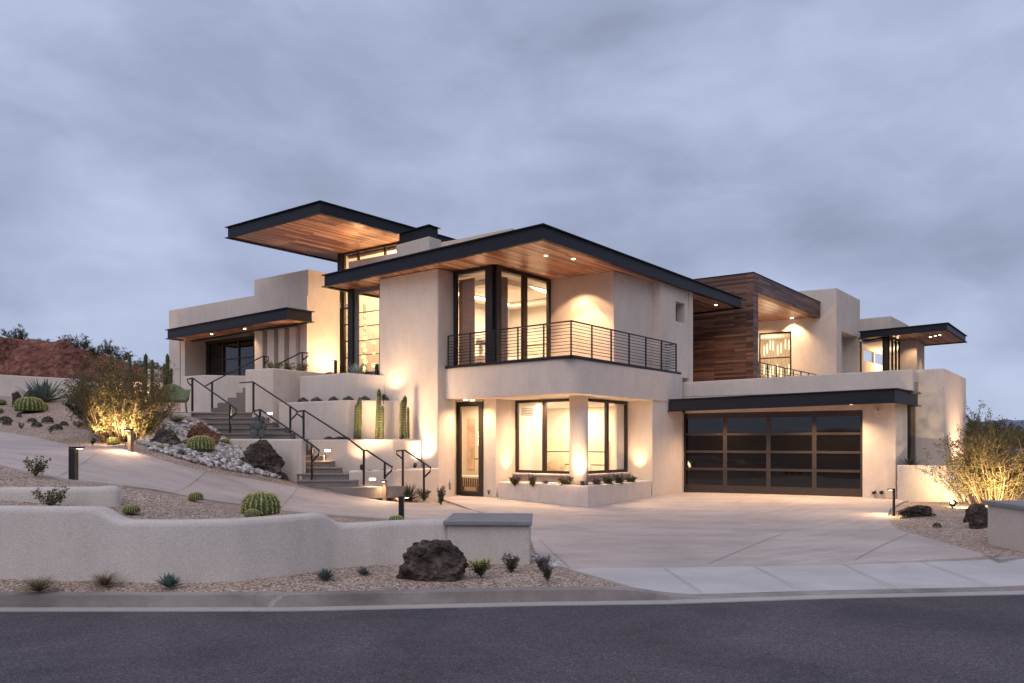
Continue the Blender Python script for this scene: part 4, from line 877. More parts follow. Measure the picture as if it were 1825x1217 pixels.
handrail('long black handrail beside the tall stucco block, falling to the middle landing', [(567, 277, 20.75), (645, 272, 20.4), (870, 420, 19.6), (907, 446, 19.3), (906, 468, 19.3), (874, 500, 19.4)], [(648, 273, 455, 20.4), (870, 421, 612, 19.55)])
handrail('black handrail on the left side of the lower steps', [(685, 487, 19.0), (655, 462, 19.0), (655, 447, 19.0), (688, 438, 19.0), (1000, 650, 17.2), (1043, 684, 16.95), (1041, 710, 16.95), (1003, 748, 17.1)], [(688, 439, 620, 18.95), (1000, 652, 888, 17.15)])
handrail('longest black handrail on the right of the lower steps, bending level near its end', [(948, 490, 18.9), (914, 466, 18.9), (913, 450, 18.9), (955, 445, 18.85), (1210, 608, 17.7), (1310, 684, 17.25), (1330, 684, 17.2), (1440, 757, 16.9), (1484, 786, 16.8), (1480, 806, 16.8), (1440, 845, 16.85)], [(950, 446, 640, 18.85), (1313, 684, 895, 17.2), (1439, 760, 858, 16.87)])
handrail('short black handrail standing alone by the low planter, right of the others', [(1546, 735, 17.4), (1512, 708, 17.4), (1510, 688, 17.4), (1560, 684, 17.35), (1675, 760, 17.0), (1715, 787, 16.9), (1712, 813, 16.9), (1677, 846, 16.95)], [(1548, 686, 908, 17.38), (1675, 762, 968, 16.98)])
# ================================================================== PLANTS
rng = random.Random(7)
def leafcloud(mb, pts, size, r, aspect=2.2, upright=0., tri=False):
    for p in pts:
        a = Vector((r.gauss(0, 1), r.gauss(0, 1), r.gauss(0, 1) + upright)).normalized(); b = a.cross(Vector((r.gauss(0, 1), r.gauss(0, 1), r.gauss(0, 1)))).normalized()
        s = size * r.uniform(.6, 1.35); a = a * s; b = b * s / aspect; p = Vector(p)
        if tri: mb.add([p - b * .5, p + b * .5, p + a], [(0, 1, 2)])
        else: mb.add([p, p + a * .5 - b * .5, p + a, p + a * .5 + b * .5], [(0, 1, 2, 3)])
def bush(name, label, cat, h, rx, n_st, n_tw, leaves, lsize, lm, loc, seed, group=None, tw='twig', spread=.9, base_r=.02, lean=(0, 0), dens=.5, low=.25, foot=0.):
    """stems fan out from the base, fork into twigs, leaves sit along the twigs"""
    r = random.Random(seed); t = thing(name, label, cat, loc, 0, group); st = MB(); tips = []
    for i in range(n_st):
        az = r.uniform(0, 2 * math.pi); sp = r.uniform(.1, spread) ** .8; H = h * r.uniform(.62, 1.0) * (1 - .35 * sp * sp); X = rx * sp
        p0 = Vector((math.cos(az) * sp * rx * foot + r.gauss(0, .05) * rx, math.sin(az) * sp * rx * foot + r.gauss(0, .05) * rx, -.05)); p2 = Vector((math.cos(az) * X + lean[0] * H, math.sin(az) * X + lean[1] * H, H)); p1 = p0.lerp(p2, .45) + Vector((r.gauss(0, .07), r.gauss(0, .07), .12)) * h
        pts = [(p0.lerp(p1, q)).lerp(p1.lerp(p2, q), q) for q in (k / 6 for k in range(7))]
        st.tube(pts, base_r * r.uniform(.6, 1.1), 4, .25); 
        for k in range(n_tw):
            q = r.uniform(low, 1); b = (p0.lerp(p1, q)).lerp(p1.lerp(p2, q), q); dv = Vector((math.cos(az) * .5 + r.gauss(0, .7), math.sin(az) * .5 + r.gauss(0, .7), r.uniform(.1, 1.1))).normalized()
            ln = h * r.uniform(.10, .26); e_ = b + dv * ln; st.tube([b, b.lerp(e_, .5) + Vector((r.gauss(0, .02), r.gauss(0, .02), .02)) * h, e_], base_r * .32, 3, .4); tips.append((b, e_))
    st.build('stem', tw, t, (0, 0, 0), raw=True)
    lv = MB(); P = []
    for k in range(leaves):
        b, e_ = r.choice(tips); q = r.random() ** dens; P.append(b.lerp(e_, q) + Vector((r.gauss(0, 1), r.gauss(0, 1), r.gauss(0, 1))) * h * .018)
    leafcloud(lv, P, lsize, r, 2.4, .6); lv.build('foliage', lm, t, (0, 0, 0), raw=True)
    return t
def blades(mb, n, length, width, r, curl=.5, up=.25, ctr=(0, 0, 0), seg=4, thick=False, spin=None):
    for i in range(n):
        az = 2.399963 * i + r.gauss(0, .1); el = up + (1.45 - up) * (i / n) ** .75 + r.gauss(0, .05); ln = length * r.uniform(.8, 1.1) * (1 - .25 * (i / n)); V = []
        d = Vector((math.cos(az), math.sin(az), 0)); s = Vector((-d.y, d.x, 0)); p = Vector(ctr) + d * width * .3
        for k in range(seg + 1):
            q = k / seg; wv = width * (1 - q) ** .75 * (1 if k else .8) + .0008; a = el - curl * q * (1.0 if not thick else -.25)
            if k: p = p + (d * math.cos(a) + Vector((0, 0, math.sin(a)))) * ln / seg
            nrm = -d * math.sin(a) + Vector((0, 0, math.cos(a)))
            V += [p - s * wv * .5 + nrm * wv * .18, p - nrm * wv * .12, p + s * wv * .5 + nrm * wv * .18]
        mb.add(V, [(3 * k + j, 3 * k + j + 1, 3 * k + j + 4, 3 * k + j + 3) for k in range(seg) for j in (0, 1)], True)
def rosette(name, label, cat, n, length, width, m, loc, seed, curl=.3, up=.2, group=None, thick=True):
    mb = MB(); blades(mb, n, length, width, random.Random(seed), curl, up, thick=thick); o = mb.build(name, m, None, (0, 0, 0), raw=True); o.location = loc; return tag(o, label, cat, group)
# golden barrel cactus, built once
def barrel_proto(n=22, seed=1):
    r = random.Random(seed); t = thing('barrel_cactus', None, 'cactus'); mb = MB(); m = 12; V = []; k2 = n * 4
    for i in range(m + 1):
        ph = -.35 + (math.pi / 2 + .35) * i / m
        for j in range(k2):
            rib = 1 - .10 * (1 - abs(math.cos(math.pi * j / 4))) * math.cos(max(0, ph)) ** .3
            rr = math.cos(ph) ** .62 * .5 * rib if ph < math.pi / 2 - .01 else .04; V.append((rr * math.cos(2 * math.pi * j / k2), rr * math.sin(2 * math.pi * j / k2), .16 + .66 * .62 * math.sin(ph)))
    mb.add(V, [(i * k2 + j, i * k2 + (j + 1) % k2, (i + 1) * k2 + (j + 1) % k2, (i + 1) * k2 + j) for i in range(m) for j in range(k2)] + [tuple(m * k2 + j for j in range(k2))], True)
    mb.build('body', 'barrel', t, (0, 0, 0), raw=True); sp = MB()
    for j in range(n):
        az = 2 * math.pi * j / n
        for i in range(17):
            ph = -.15 + 1.62 * i / 16; rr = math.cos(min(ph, 1.52)) ** .62 * .5; c = Vector((rr * math.cos(az), rr * math.sin(az), .16 + .66 * .62 * math.sin(ph))); nr = Vector((math.cos(az) * math.cos(ph), math.sin(az) * math.cos(ph), math.sin(ph)))
            for q in range(4):
                dv = (nr + Vector((r.gauss(0, .8), r.gauss(0, .8), r.gauss(0, .8)))).normalized() * .066; s = dv.cross(nr).normalized() * .0085 if dv.cross(nr).length > .01 else Vector((.003, 0, 0))
                sp.add([c - s, c + s, c + dv], [(0, 1, 2)])
    blades(sp, 60, .07, .006, r, .2, .5, (0, 0, .56), 1); sp.build('needles', 'spine', t, (0, 0, 0), raw=True); return t
BC = barrel_proto()
def barrel(px, py, wpx, label, loc=None, hs=1.0):
    p = loc or at(px, py); s = wpx * p.y / F
    return place(BC, p, rng.uniform(0, 6), (s, s, s * hs), label, 'golden barrel cacti in the garden')
barrel(465, 917, 66, 'largest golden barrel cactus, in the gravel beside the concrete walk behind the street wall', hs=1.02)
barrel(449, 922, 25, 'tiny golden barrel cactus at the foot of the largest one')
barrel(349, 892, 25, 'golden barrel cactus standing alone at the edge of the concrete walk')
barrel(234, 914, 29, 'small flat golden barrel cactus in the gravel near the dip of the street wall', hs=.8)
barrel(358, 804, 45, 'golden barrel cactus among white cobbles beside the reddish rock', hs=1.0)
barrel(333, 793, 18, 'little barrel cactus tucked against the left of the cobble bed cactus')
barrel(401, 792, 17, 'little barrel cactus on the cobbles by the low wall end')
barrel(285, 801, 16, 'half buried barrel cactus on the cobbles just below the slanting dark rock', hs=.8)
barrel(202, 791, 20, 'barrel cactus left of the glowing path bollard')
barrel(53, 734, 46, 'wide golden barrel cactus beside the agave and dark rock at the left', hs=.95)
barrel(73, 730, 22, 'small barrel cactus touching the right side of the wide one by the agave')
barrel(2, 721, 16, 'barrel cactus cut by the left edge, upper one')
barrel(-2, 735, 14, 'barrel cactus cut by the left edge, lower one')
barrel(543, 859, 13, 'barrel cactus by the dark rock at the bottom of the steps')
barrel(706, 933, 27, 'golden barrel cactus peeping over the street wall beside a dark bollard', hs=.9)
for px, lab in ((659, 'leftmost small barrel cactus in the lowest planter'), (682, 'small barrel cactus in the lowest planter behind the leaning handrail'), (704, 'middle small barrel cactus in the lowest planter'), (725, 'small barrel cactus in the lowest planter near the short handrail'), (746, 'small barrel cactus in the lowest planter closest to the bright wall lamp')):
    d = 17.6 + (px - 659) * .0085; p = XY(px, d); barrel(px, 0, 11, lab, Vector((p.x, p.y, .86)))
# columnar cactus clumps
def colcactus(label, stems, group='columnar cactus clumps', r_=.1):
    """stems: (x, y, z, height, radius)"""
    b = Vector(stems[0][:3]); t = thing('columnar_cactus', label, 'cactus', b, 0, group)
    for x, y, z, h, rad in stems:
        mb = MB(); n = 40; m = 16; V = []; lx, ly = rng.gauss(0, .035), rng.gauss(0, .03)
        for i in range(m + 1):
            q = i / m; zq = h * (q if q < .9 else q); rr = rad * (1 if q < .86 else math.sqrt(max(.004, 1 - ((q - .86) / .14) ** 2))) * (.86 + .14 * min(1, q * 5)) * (1 + .05 * math.sin(q * 17 + x * 9))
            for j in range(n):
                rib = 1 - .2 * (1 - abs(math.cos(math.pi * j / 5))); V.append((x - b.x + lx * zq + rr * rib * math.cos(2 * math.pi * j / n), y - b.y + ly * zq + rr * rib * math.sin(2 * math.pi * j / n), z - b.z + zq))
        mb.add(V, [(i * n + j, i * n + (j + 1) % n, (i + 1) * n + (j + 1) % n, (i + 1) * n + j) for i in range(m) for j in range(n)] + [tuple(m * n + j for j in range(n))], True)
        so_ = mb.build('stem', 'cactus', t, (0, 0, 0), raw=True); sp = MB()
        for j in range(8):
            az = 2 * math.pi * (j + 0) / 8
            for i in range(int(h / .07)):
                zq = .04 + i * .07; rr = rad * (1 if zq / h < .86 else math.sqrt(max(.01, 1 - ((zq / h - .86) / .14) ** 2)))
                c = Vector((x - b.x + lx * zq + rr * math.cos(az), y - b.y + ly * zq + rr * math.sin(az), z - b.z + zq))
                for q in range(3):
                    dv = Vector((math.cos(az), math.sin(az), 0)) * .035 + Vector((rng.gauss(0, .02), rng.gauss(0, .02), rng.gauss(0, .02))); sp.add([c + Vector((0, 0, .003)), c - Vector((0, 0, .003)), c + dv], [(0, 1, 2)])
        sp.build('needles', 'cspine', so_, (0, 0, 0), raw=True)
    return t
def cstem(px, ytop, ybot, d, wpx): a = W3(px, ybot, d); b = W3(px, ytop, d); return (a.x, a.y, a.z, b.z - a.z, wpx * d / F / 2)
colcactus('leftmost columnar cactus clump on the planter, two stems', [cstem(640, 707, 782, 18.75, 8.5), cstem(633, 718, 782, 18.7, 7)])
colcactus('tallest columnar cactus clump, in the middle of the planter', [cstem(676, 692, 782, 18.9, 8), cstem(671, 705, 782, 18.8, 7), cstem(681.5, 722, 782, 18.8, 6)])
colcactus('columnar cactus clump by the lamp on the tower wall, four stems', [cstem(718, 704, 782, 18.95, 8), cstem(714, 712, 782, 18.9, 6), cstem(723, 720, 782, 18.9, 5.5), cstem(728, 724, 782, 18.95, 4.5)])
colcactus('columnar cactus pressed against the left end of the house', [cstem(300, 630, 695, 24.5, 6.5), cstem(295, 647, 695, 24.4, 7), cstem(304.5, 655, 695, 24.4, 5)])
colcactus('slim columnar cactus behind the bush, right of its crown', [cstem(258, 630, 705, 24.6, 7), cstem(271, 640, 705, 24.5, 6)])
colcactus('single columnar cactus rising behind the middle of the big bush', [cstem(235, 630, 705, 24.8, 5.5)])
colcactus('thick columnar cactus behind the left half of the big bush', [cstem(201, 630, 702, 25, 8.5)])
colcactus('columnar cactus at the far left side of the big bush', [cstem(149, 672, 716, 24, 7), cstem(143, 690, 716, 23.9, 5)])
# big lit bushes
pb = at(214, 789); 
pb = pb + Vector((-.2, 0, 0))
bush('creosote_bush', 'big airy bush lit from below beside the sloping walk', 'bush', 2.2, 1.35, 90, 13, 30000, .05, 'creosote', pb + Vector((0, .5, -.05)), 3, dens=.55, low=.1, foot=.36, base_r=.018)
bush('creosote_bush', 'low grey green shrub at the left foot of the big lit bush', 'bush', 1.05, .8, 28, 10, 6500, .045, 'grey', at(150, 757) + Vector((0, .3, 0)), 5)
bush('creosote_bush', 'thin reddish shrub between the big lit bush and the landing', 'bush', .85, .5, 22, 10, 3600, .04, 'dry', at(264, 770) + Vector((0, .1, 0)), 6)
pr2 = XY(1772, 16.7)
bush('creosote_bush', 'big bright bush lit by a ground lamp right of the garage', 'bush', 1.75, 1.55, 90, 13, 25000, .046, 'creosote', (pr2.x, pr2.y, .2), 11, spread=1.05, dens=.5, low=.1, foot=.36, base_r=.017)
pr3 = XY(1748, 21.5)
bush('desert_tree', 'taller green shrub behind the bright bush, against the house corner', 'bush', 2.35, 1.1, 30, 12, 9000, .06, 'olive', (pr3.x, pr3.y, .3), 12, low=.4)
# agaves and yuccas
rosette('agave', 'big blue green agave beside the dark rock at the left', 'agave', 46, 1.0, .17, 'agave', at(77, 716), 1, .35, .12)
rosette('agave', 'small blue green agave at the kerb below the curved street wall', 'agave', 34, .17, .05, 'agave', PZ(301, 1046, .15), 2, .3, .2)
rosette('agave', 'round blue green agave at the kerb, left of the big boulder', 'agave', 60, .15, .035, 'agave', PZ(579, 1032, .15), 3, .2, .1)
rosette('agave', 'flat little agave nearest the big boulder', 'agave', 26, .12, .04, 'agave', PZ(648, 1023, .15), 4, .2, .0)
p = XY(637, 20.6); rosette('agave', 'pale agave in the topmost planter below the foyer window', 'agave', 40, .58, .10, 'agave_pale', (p.x, p.y, 3.5), 5, .3, .1)
rosette('yucca', 'dark spiky yucca at the foot of the short handrail', 'yucca', 110, .60, .034, 'yucca', at(727, 893), 6, .1, .0, thick=False)
p = XY(1641, 17.9); rosette('yucca', 'spiky plant behind the low wall by the dark slot window', 'yucca', 60, .5, .034, 'yucca', (p.x, p.y + .5, .95), 7, .5, .2, thick=False)
# pad cactus by the wide steps
pc_ = thing('prickly_pear', 'purple grey prickly pear by the wide steps', 'cactus', W3(460, 781, 18.85))
for i, (dx, dz_, s, rot) in enumerate(((-.1, .12, .13, .3), (.08, .14, .14, -.3), (-.16, .32, .11, .5), (0, .34, .13, 0), (.16, .33, .11, -.6), (-.05, .5, .09, .2), (.12, .5, .09, -.2))):
    mb = MB(); mb.lathe([(.3, -1), (.75, -.6), (1, 0), (.8, .6), (.35, .95)], 14); mb.v = [((x * math.cos(rot) + z * math.sin(rot)) * s * .8 + dx, y * s * .22 + .03 * (i % 3 - 1), (z * math.cos(rot) - x * math.sin(rot)) * s + dz_) for x, y, z in mb.v]
    mb.build('pad', plain('pad_grey', (.085, .09, .09), .7) if i == 0 else bpy.data.materials['pad_grey'], pc_, (0, 0, 0), raw=True)
# small shrubs: prototypes, then copies
def shrub_proto(name, cat, kind, seed):
    r = random.Random(seed); t = thing(name, None, cat); a = MB(); b = MB(); c = MB()
    if kind == 'grass': blades(a, 260, .55, .011, r, .9, .35)
    elif kind == 'mound':
        for i in range(900):
            u = Vector((r.gauss(0, 1), r.gauss(0, 1), abs(r.gauss(0, 1)) * .9)).normalized() * r.uniform(.6, 1) ** .5; leafcloud(a, [(u.x * .5, u.y * .5, u.z * .5)], .10, r, 2.6, .5)
        for i in range(30):
            az = r.uniform(0, 6.28); e_ = Vector((math.cos(az) * .4, math.sin(az) * .4, .4)); b.tube([(0, 0, 0), e_ * .5, e_], .012, 3, .4)
    elif kind in ('upright', 'flower'):
        for i in range(26):
            az = r.uniform(0, 6.28); sp = r.uniform(.05, .4); h = r.uniform(.6, 1.); e_ = Vector((math.cos(az) * sp, math.sin(az) * sp, h)); b.tube([(0, 0, 0), e_ * .5 + Vector((0, 0, .06)), e_], .012, 3, .5)
            for k in range(26):
                q = r.uniform(.2, .95); leafcloud(a, [e_ * q + Vector((r.gauss(0, .02), r.gauss(0, .02), 0))], .15, r, 4.5, .9)
            for k in range(16): leafcloud(c, [e_ + Vector((r.gauss(0, .022), r.gauss(0, .022), r.uniform(-.04, .1)))], .05, r, 1.6)
    elif kind == 'sparse':
        for i in range(15):
            az = r.uniform(0, 6.28); sp = r.uniform(.1, .6); h = r.uniform(.5, 1.); e_ = Vector((math.cos(az) * sp, math.sin(az) * sp, h)); b.tube([(0, 0, 0), e_ * .5 + Vector((r.gauss(0, .05), r.gauss(0, .05), .05)), e_], .016, 4, .4)
            for k in range(34): leafcloud(a, [e_ * r.uniform(.35, 1.02) + Vector((r.gauss(0, .06), r.gauss(0, .06), r.gauss(0, .05)))], .11, r, 1.9)
    lm = dict(grass='dry', mound='grey', upright='green', flower='green', sparse='olive')[kind]
    a.build('foliage', lm, t, (0, 0, 0), raw=True)
    if b.v: b.build('stem', 'twig', t, (0, 0, 0), raw=True)
    if c.v and kind in ('upright', 'flower'): c.build('blossoms', 'purple' if kind == 'upright' else 'lime', t, (0, 0, 0), raw=True)
    return t
PR = dict(grass=shrub_proto('tuft_grass', 'grass tuft', 'grass', 1), mound=shrub_proto('shrub', 'shrub', 'mound', 2), upright=shrub_proto('lavender', 'shrub', 'upright', 3), flower=shrub_proto('flowering_shrub', 'shrub', 'flower', 4), sparse=shrub_proto('shrub', 'shrub', 'sparse', 5))
def shrub(kind, px, py, wpx, hpx, label, loc=None, group=None):
    p = loc or at(px, py); k = p.y / F; w0 = dict(grass=.9, mound=1.05, upright=.8, flower=.8, sparse=1.1)[kind]; h0 = dict(grass=.5, mound=.55, upright=1.05, flower=1.05, sparse=1.05)[kind]
    s = wpx * k / w0; return place(PR[kind], p, rng.uniform(0, 6), (s, s, hpx * k / h0), label, group)
shrub('grass', 69, 0, 78, 46, 'dry grass tuft at the kerb, nearest the left edge', PZ(69, 1054, .14)); shrub('grass', 187, 0, 66, 42, 'dry grass tuft close against the curved street wall', PZ(187, 1044, .15))
shrub('flower', 857, 0, 48, 34, 'shrub with lime yellow blooms right of the big boulder', PZ(857, 1028, .15))
shrub('upright', 911, 0, 36, 34, 'dark lavender between the yellow blooms and the pillar edge', PZ(911, 1021, .14)); shrub('upright', 975, 0, 34, 34, 'dark lavender closest to the kerb right of the pillar', PZ(976, 1036, .14)); shrub('upright', 966, 0, 36, 27, 'dark lavender by the white cobbles at the pillar foot', PZ(966, 1018, .14))
shrub('sparse', 64, 850, 42, 38, 'leafy shrub growing between the short low wall and the concrete walk'); shrub('sparse', 90, 904, 54, 38, 'open leafy shrub behind the left end of the street wall')
shrub('upright', 785, 901, 24, 34, 'small flowering shrub left of the glass door'); shrub('upright', 756, 893, 26, 22, 'low shrub between the yucca and the glass door'); shrub('sparse', 625, 876, 26, 26, 'small grey shrub at the end of the lowest step')
sl_ = [(10, 751, 22, 10, 'grey mound shrub nearest the left edge, upper of a pair'), (12, 757, 15, 8, 'small green mound below the pair at the left edge'), (34, 743, 9, 7, 'tiny tuft below the wide barrel cactus'), (38, 765, 11, 14, 'thin pale tuft standing alone on the slope'), (57, 752, 16, 8, 'low grey mound directly below the wide barrel cactus'), (65, 760, 18, 9, 'green grey mound between two others on the slope'),
       (85, 753, 20, 12, 'round grey mound right of the low pair on the slope'), (90, 772, 12, 15, 'small upright green tuft near the edge of the walk'), (101, 765, 20, 10, 'grey mound above the upright tuft near the walk'), (114, 758, 14, 8, 'small grey mound left of the bush foot'), (140, 763, 22, 14, 'dark mound at the left foot of the bush'), (314, 755, 32, 15, 'flat dark green mound below the landing'), (322, 812, 14, 11, 'grey tuft on the cobbles below the slanting dark rock'), (504, 853, 18, 11, 'grey green tuft between the boulder and the small dark rock'), (378, 829, 10, 6, 'tiny dark tuft at the edge of the cobbles'), (432, 823, 9, 9, 'sparse twig tuft among the cobbles')]
for px, py, w_, h_, lab in sl_: shrub('mound' if h_ < 13.5 else 'sparse', px, py, w_, h_, lab)
shrub('mound', 1616, 921, 15, 9, 'grey green mound at the foot of the right path light'); shrub('mound', 1670, 939, 15, 8, 'small dark mound alone in the right gravel bed')
for i, (px, w_) in enumerate(((540, 20), (564, 22), (594, 20), (621, 22), (650, 22), (687, 14))):
    d = 20.45 - (px - 540) * .0088 if px < 618 else 19.72; p = XY(px, d); shrub('mound', 0, 0, w_ * 1.1, 14, ('leftmost dark plant', 'second dark plant from the left', 'third dark plant from the left', 'dark plant at the corner', 'dark plant right of the corner', 'last small dark plant')[i] + ' on the second highest planter', Vector((p.x, p.y, 2.70)))
for i, px in enumerate((489, 513, 537)):
    p = XY(px, 21.2 + i * .25); shrub('sparse', 0, 0, 28, 24, ('left', 'middle', 'right')[i] + ' dark tuft on top of the tall stucco block', Vector((p.x, p.y, 3.68)))
for i, px in enumerate((588, 612, 655)):
    p = XY(px, 20.6); shrub('mound', 0, 0, 24, 11, ('dark mound left of the pale agave', 'dark mound nearest the pale agave', 'dark mound right of the pale agave')[i], Vector((p.x, p.y, 3.5)))
for i, px in enumerate((586, 604, 615)):
    p = XY(px, 18.75); shrub('mound', 0, 0, 24, 10, ('left', 'middle', 'right')[i] + ' creeping plant left of the columnar cacti', Vector((p.x, p.y, 1.64)))
for i, (px, d, w_, h_) in enumerate(((918, 18.35, 20, 12), (950, 18.0, 18, 14), (972, 17.9, 12, 8), (1008, 17.55, 24, 14), (1065, 17.6, 22, 12), (1084, 17.9, 22, 15), (1104, 18.25, 22, 14), (1124, 18.7, 20, 11))):
    p = XY(px, d); shrub('upright', 0, 0, w_ * 1.4, h_ * 1.7, ('leftmost small flowering plant', 'second small flowering plant', 'tiny flowering plant below the window bar', 'flowering plant left of the round column', 'flowering plant just right of the round column', 'second flowering plant right of the column', 'third flowering plant right of the column', 'last flowering plant near the right reveal')[i] + ' in the corner planter', Vector((p.x, p.y, .49)))
# ================================================================== ROCKS
def rock(name, label, px0, px1, ytop, ybot, m, seed, d=None, deep=.8, rough=.28, tilt=0, base=None, peak=.5):
    cx_ = (px0 + px1) / 2
    b = base if base is not None else (at(cx_, ybot) if d is None else W3(cx_, ybot, d)); k = b.y / F; wv = (px1 - px0) * k; hv = (ybot - ytop) * k
    bm = bmesh.new(); bmesh.ops.create_icosphere(bm, subdivisions=5, radius=1); off = Vector((seed * 3.1, seed * 1.7, seed))
    rr = random.Random(seed); pl_ = [(Vector((rr.gauss(0, 1), rr.gauss(0, 1), rr.gauss(0, .7))).normalized(), rr.uniform(.52, .86)) for _ in range(15)]
    for v in bm.verts:
        p = v.co.copy()
        for nn, dd in pl_:
            q = p.dot(nn)
            if q > dd: p -= nn * (q - dd) * .93
        f_ = 1 + rough * (noise.fractal(p * 1.3 + off, 1., 2.1, 6) * .8 + .35 * noise.noise(p * 3.4 + off)) - .13 * (1 - abs(noise.noise(p * 2.6 + off * 2)) * 2) ** 3 * rough * 3 + .07 * noise.noise(p * 8 + off) + .035 * noise.noise(p * 19 + off); p *= f_
        p.x += peak * .5 * 0; v.co = p
    co = [v.co for v in bm.verts]; mn = [min(c[i] for c in co) for i in range(3)]; mx_ = [max(c[i] for c in co) for i in range(3)]
    for v in bm.verts:
        x = (v.co.x - mn[0]) / (mx_[0] - mn[0]) - .5; y = (v.co.y - mn[1]) / (mx_[1] - mn[1]) - .5; z = (v.co.z - mn[2]) / (mx_[2] - mn[2])
        z = z * 1.3 - .3; zt_ = max(0, z); x = x * (1.12 - .38 * zt_) + (peak - .5) * zt_ * .7; v.co = Vector((x * wv, y * wv * deep, z * hv + tilt * x * hv))
    me = bpy.data.meshes.new(name); bm.to_mesh(me); bm.free(); me.polygons.foreach_set('use_smooth', [False] * len(me.polygons)); me.materials.append(M[m])
    o = bpy.data.objects.new(name, me); COL.objects.link(o); o.location = b + Vector((0, wv * deep * .35, 0)); return tag(o, label, 'rock')
rock('boulder', 'big dark lava boulder at the kerb in front of the street wall', 709, 836, 962, 1033, 'rock', 3, base=PZ(773, 1033, .14), deep=.62, rough=.22, peak=.48)
rock('boulder', 'tall dark boulder leaning on the low wall beside the steps', 430, 502, 783, 842, 'rock', 5, deep=.7, peak=.32)
rock('boulder', 'small dark rock at the bottom of the lower steps', 498, 544, 829, 856, 'rock', 8, deep=.8)
rock('boulder', 'slanting dark rock on the cobbles by the glowing bollard', 262, 318, 763, 793, 'rock', 11, deep=.7, peak=.3)
rock('boulder', 'rust coloured rock on the cobbles below the wide steps', 324, 392, 752, 790, 'redrock', 14, deep=.6, rough=.42, peak=.4)
rock('boulder', 'dark rock beside the big agave, right half', 31, 62, 695, 727, 'rock', 17, deep=.8)
rock('boulder', 'dark rock beside the wide barrel cactus, left half', 17, 38, 697, 724, 'rock', 18, deep=.8, peak=.4)
rock('driftwood_rock', 'long flat dark rock in the right gravel bed by the path light', 1602, 1674, 901, 920, 'rock', 21, deep=.4, rough=.5)
rock('boulder', 'dark rock half hidden by the right pillar', 1732, 1775, 897, 940, 'rock', 24, deep=.8)
rock('boulder', 'small dark stone stub left of the rock at the right pillar', 1718, 1726, 919, 930, 'rock', 26)
# white river cobbles: one bed
def cobbles(poly, n, s0, s1, seed, extra=0):
    r = random.Random(seed); P = ccw(poly); xs_ = [p.x for p in P]; ys_ = [p.y for p in P]; mb = MB(); k = 0
    bm = bmesh.new(); bmesh.ops.create_icosphere(bm, subdivisions=1, radius=1); bv = [v.co.copy() for v in bm.verts]; bf = [tuple(v.index for v in f.verts) for f in bm.faces]; bm.free(); pts = []
    def ins(x, y):
        c = False; j = len(P) - 1
        for i in range(len(P)):
            if (P[i].y > y) != (P[j].y > y) and x < (P[j].x - P[i].x) * (y - P[i].y) / (P[j].y - P[i].y) + P[i].x: c = not c
            j = i
        return c
    while len(pts) < n:
        x, y = r.uniform(min(xs_), max(xs_)), r.uniform(min(ys_), max(ys_))
        if ins(x, y): pts.append((x, y))
    zs = TZ([p[0] for p in pts], [p[1] for p in pts])
    for (x, y), z in zip(pts, zs):
        s = r.uniform(s0, s1); ro = Matrix.Rotation(r.uniform(0, 6), 3, 'Z') @ Matrix.Rotation(r.uniform(-.5, .5), 3, 'X'); sc = Vector((1, r.uniform(.6, .9), r.uniform(.45, .75)))
        mb.add([ro @ Vector((v.x * sc.x, v.y * sc.y, v.z * sc.z)) * s * r.uniform(.86, 1.1) + Vector((x, y, z + s * .25 + extra)) for v in bv], bf, True)
    return mb
cp_ = [P2(*q) for q in ((243, 789), (268, 801), (300, 810), (330, 820), (375, 831), (430, 841), (500, 853), (530, 855), (520, 842), (470, 815), (430, 800), (405, 785), (385, 768), (350, 750), (318, 752), (290, 757), (270, 770), (250, 783))]
cb = cobbles(cp_, 3600, .035, .085, 4).build('river_cobbles', 'cobble', org=(0, 0, 0), raw=True); tag(cb, 'bed of white river cobbles beside the steps', 'cobbles', None, 'stuff')
cp2 = [PZ(946, 1000, .14).xy, PZ(950, 985, .14).xy, PZ(985, 990, .13).xy, PZ(1004, 1004, .12).xy, PZ(985, 1010, .13).xy, PZ(955, 1008, .14).xy]
cb = cobbles(cp2, 150, .02, .05, 9).build('river_cobbles', 'cobble', org=(0, 0, 0), raw=True); tag(cb, 'small patch of white cobbles at the foot of the street pillar', 'cobbles', None, 'stuff')
# ================================================================== LAMPS
def bollard(px, ytop, ybot, wpx, label, lit=False, d=None, face=0, glow=0):
    b = at(px, ybot) if d is None else W3(px, ybot, d); k = b.y / F; h = (ybot - ytop) * k; w_ = wpx * k / 2
    t = thing('bollard_light', label, 'bollard light', b, face, 'path bollard lights')
    MB().box(-w_, w_, -w_, w_, -.1, h - .03).build('post', 'bollard_metal_lit' if lit == 2 else 'rail', t, (0, 0, 0)); MB().box(-w_, w_ + .10, -w_, w_, h - .028, h).build('head', 'rail', t, (0, 0, 0))  # lit bollards get a paler post metal, lamplight put into the colour
    MB().box(w_ + .02, w_ + .08, -w_ * .6, w_ * .6, h - .034, h - .03).build('lens', 'lens', t, (0, 0, 0))
    if glow: spot(b + Vector(((w_ + .06) * math.cos(face), (w_ + .06) * math.sin(face), h - .045)), b + Vector((.35 * math.cos(face), .35 * math.sin(face), 0)), glow, 150, .9)
    return t
bollard(131, 796, 856, 11, 'dark bollard on the near edge of the sloping walk')
bollard(233, 765, 805, 7, 'glowing bollard in front of the big lit bush', 2, face=-1.9, glow=55)
bollard(562, 831, 866, 5, 'thin dark bollard beside the left handrail of the lower steps')
bollard(685.5, 856, 892, 7, 'glowing bollard at the edge of the walk in front of the lowest planter', 2, face=-1.7, glow=40)
bollard(715.5, 884, 932, 9, 'dark bollard behind the street wall next to a barrel cactus')
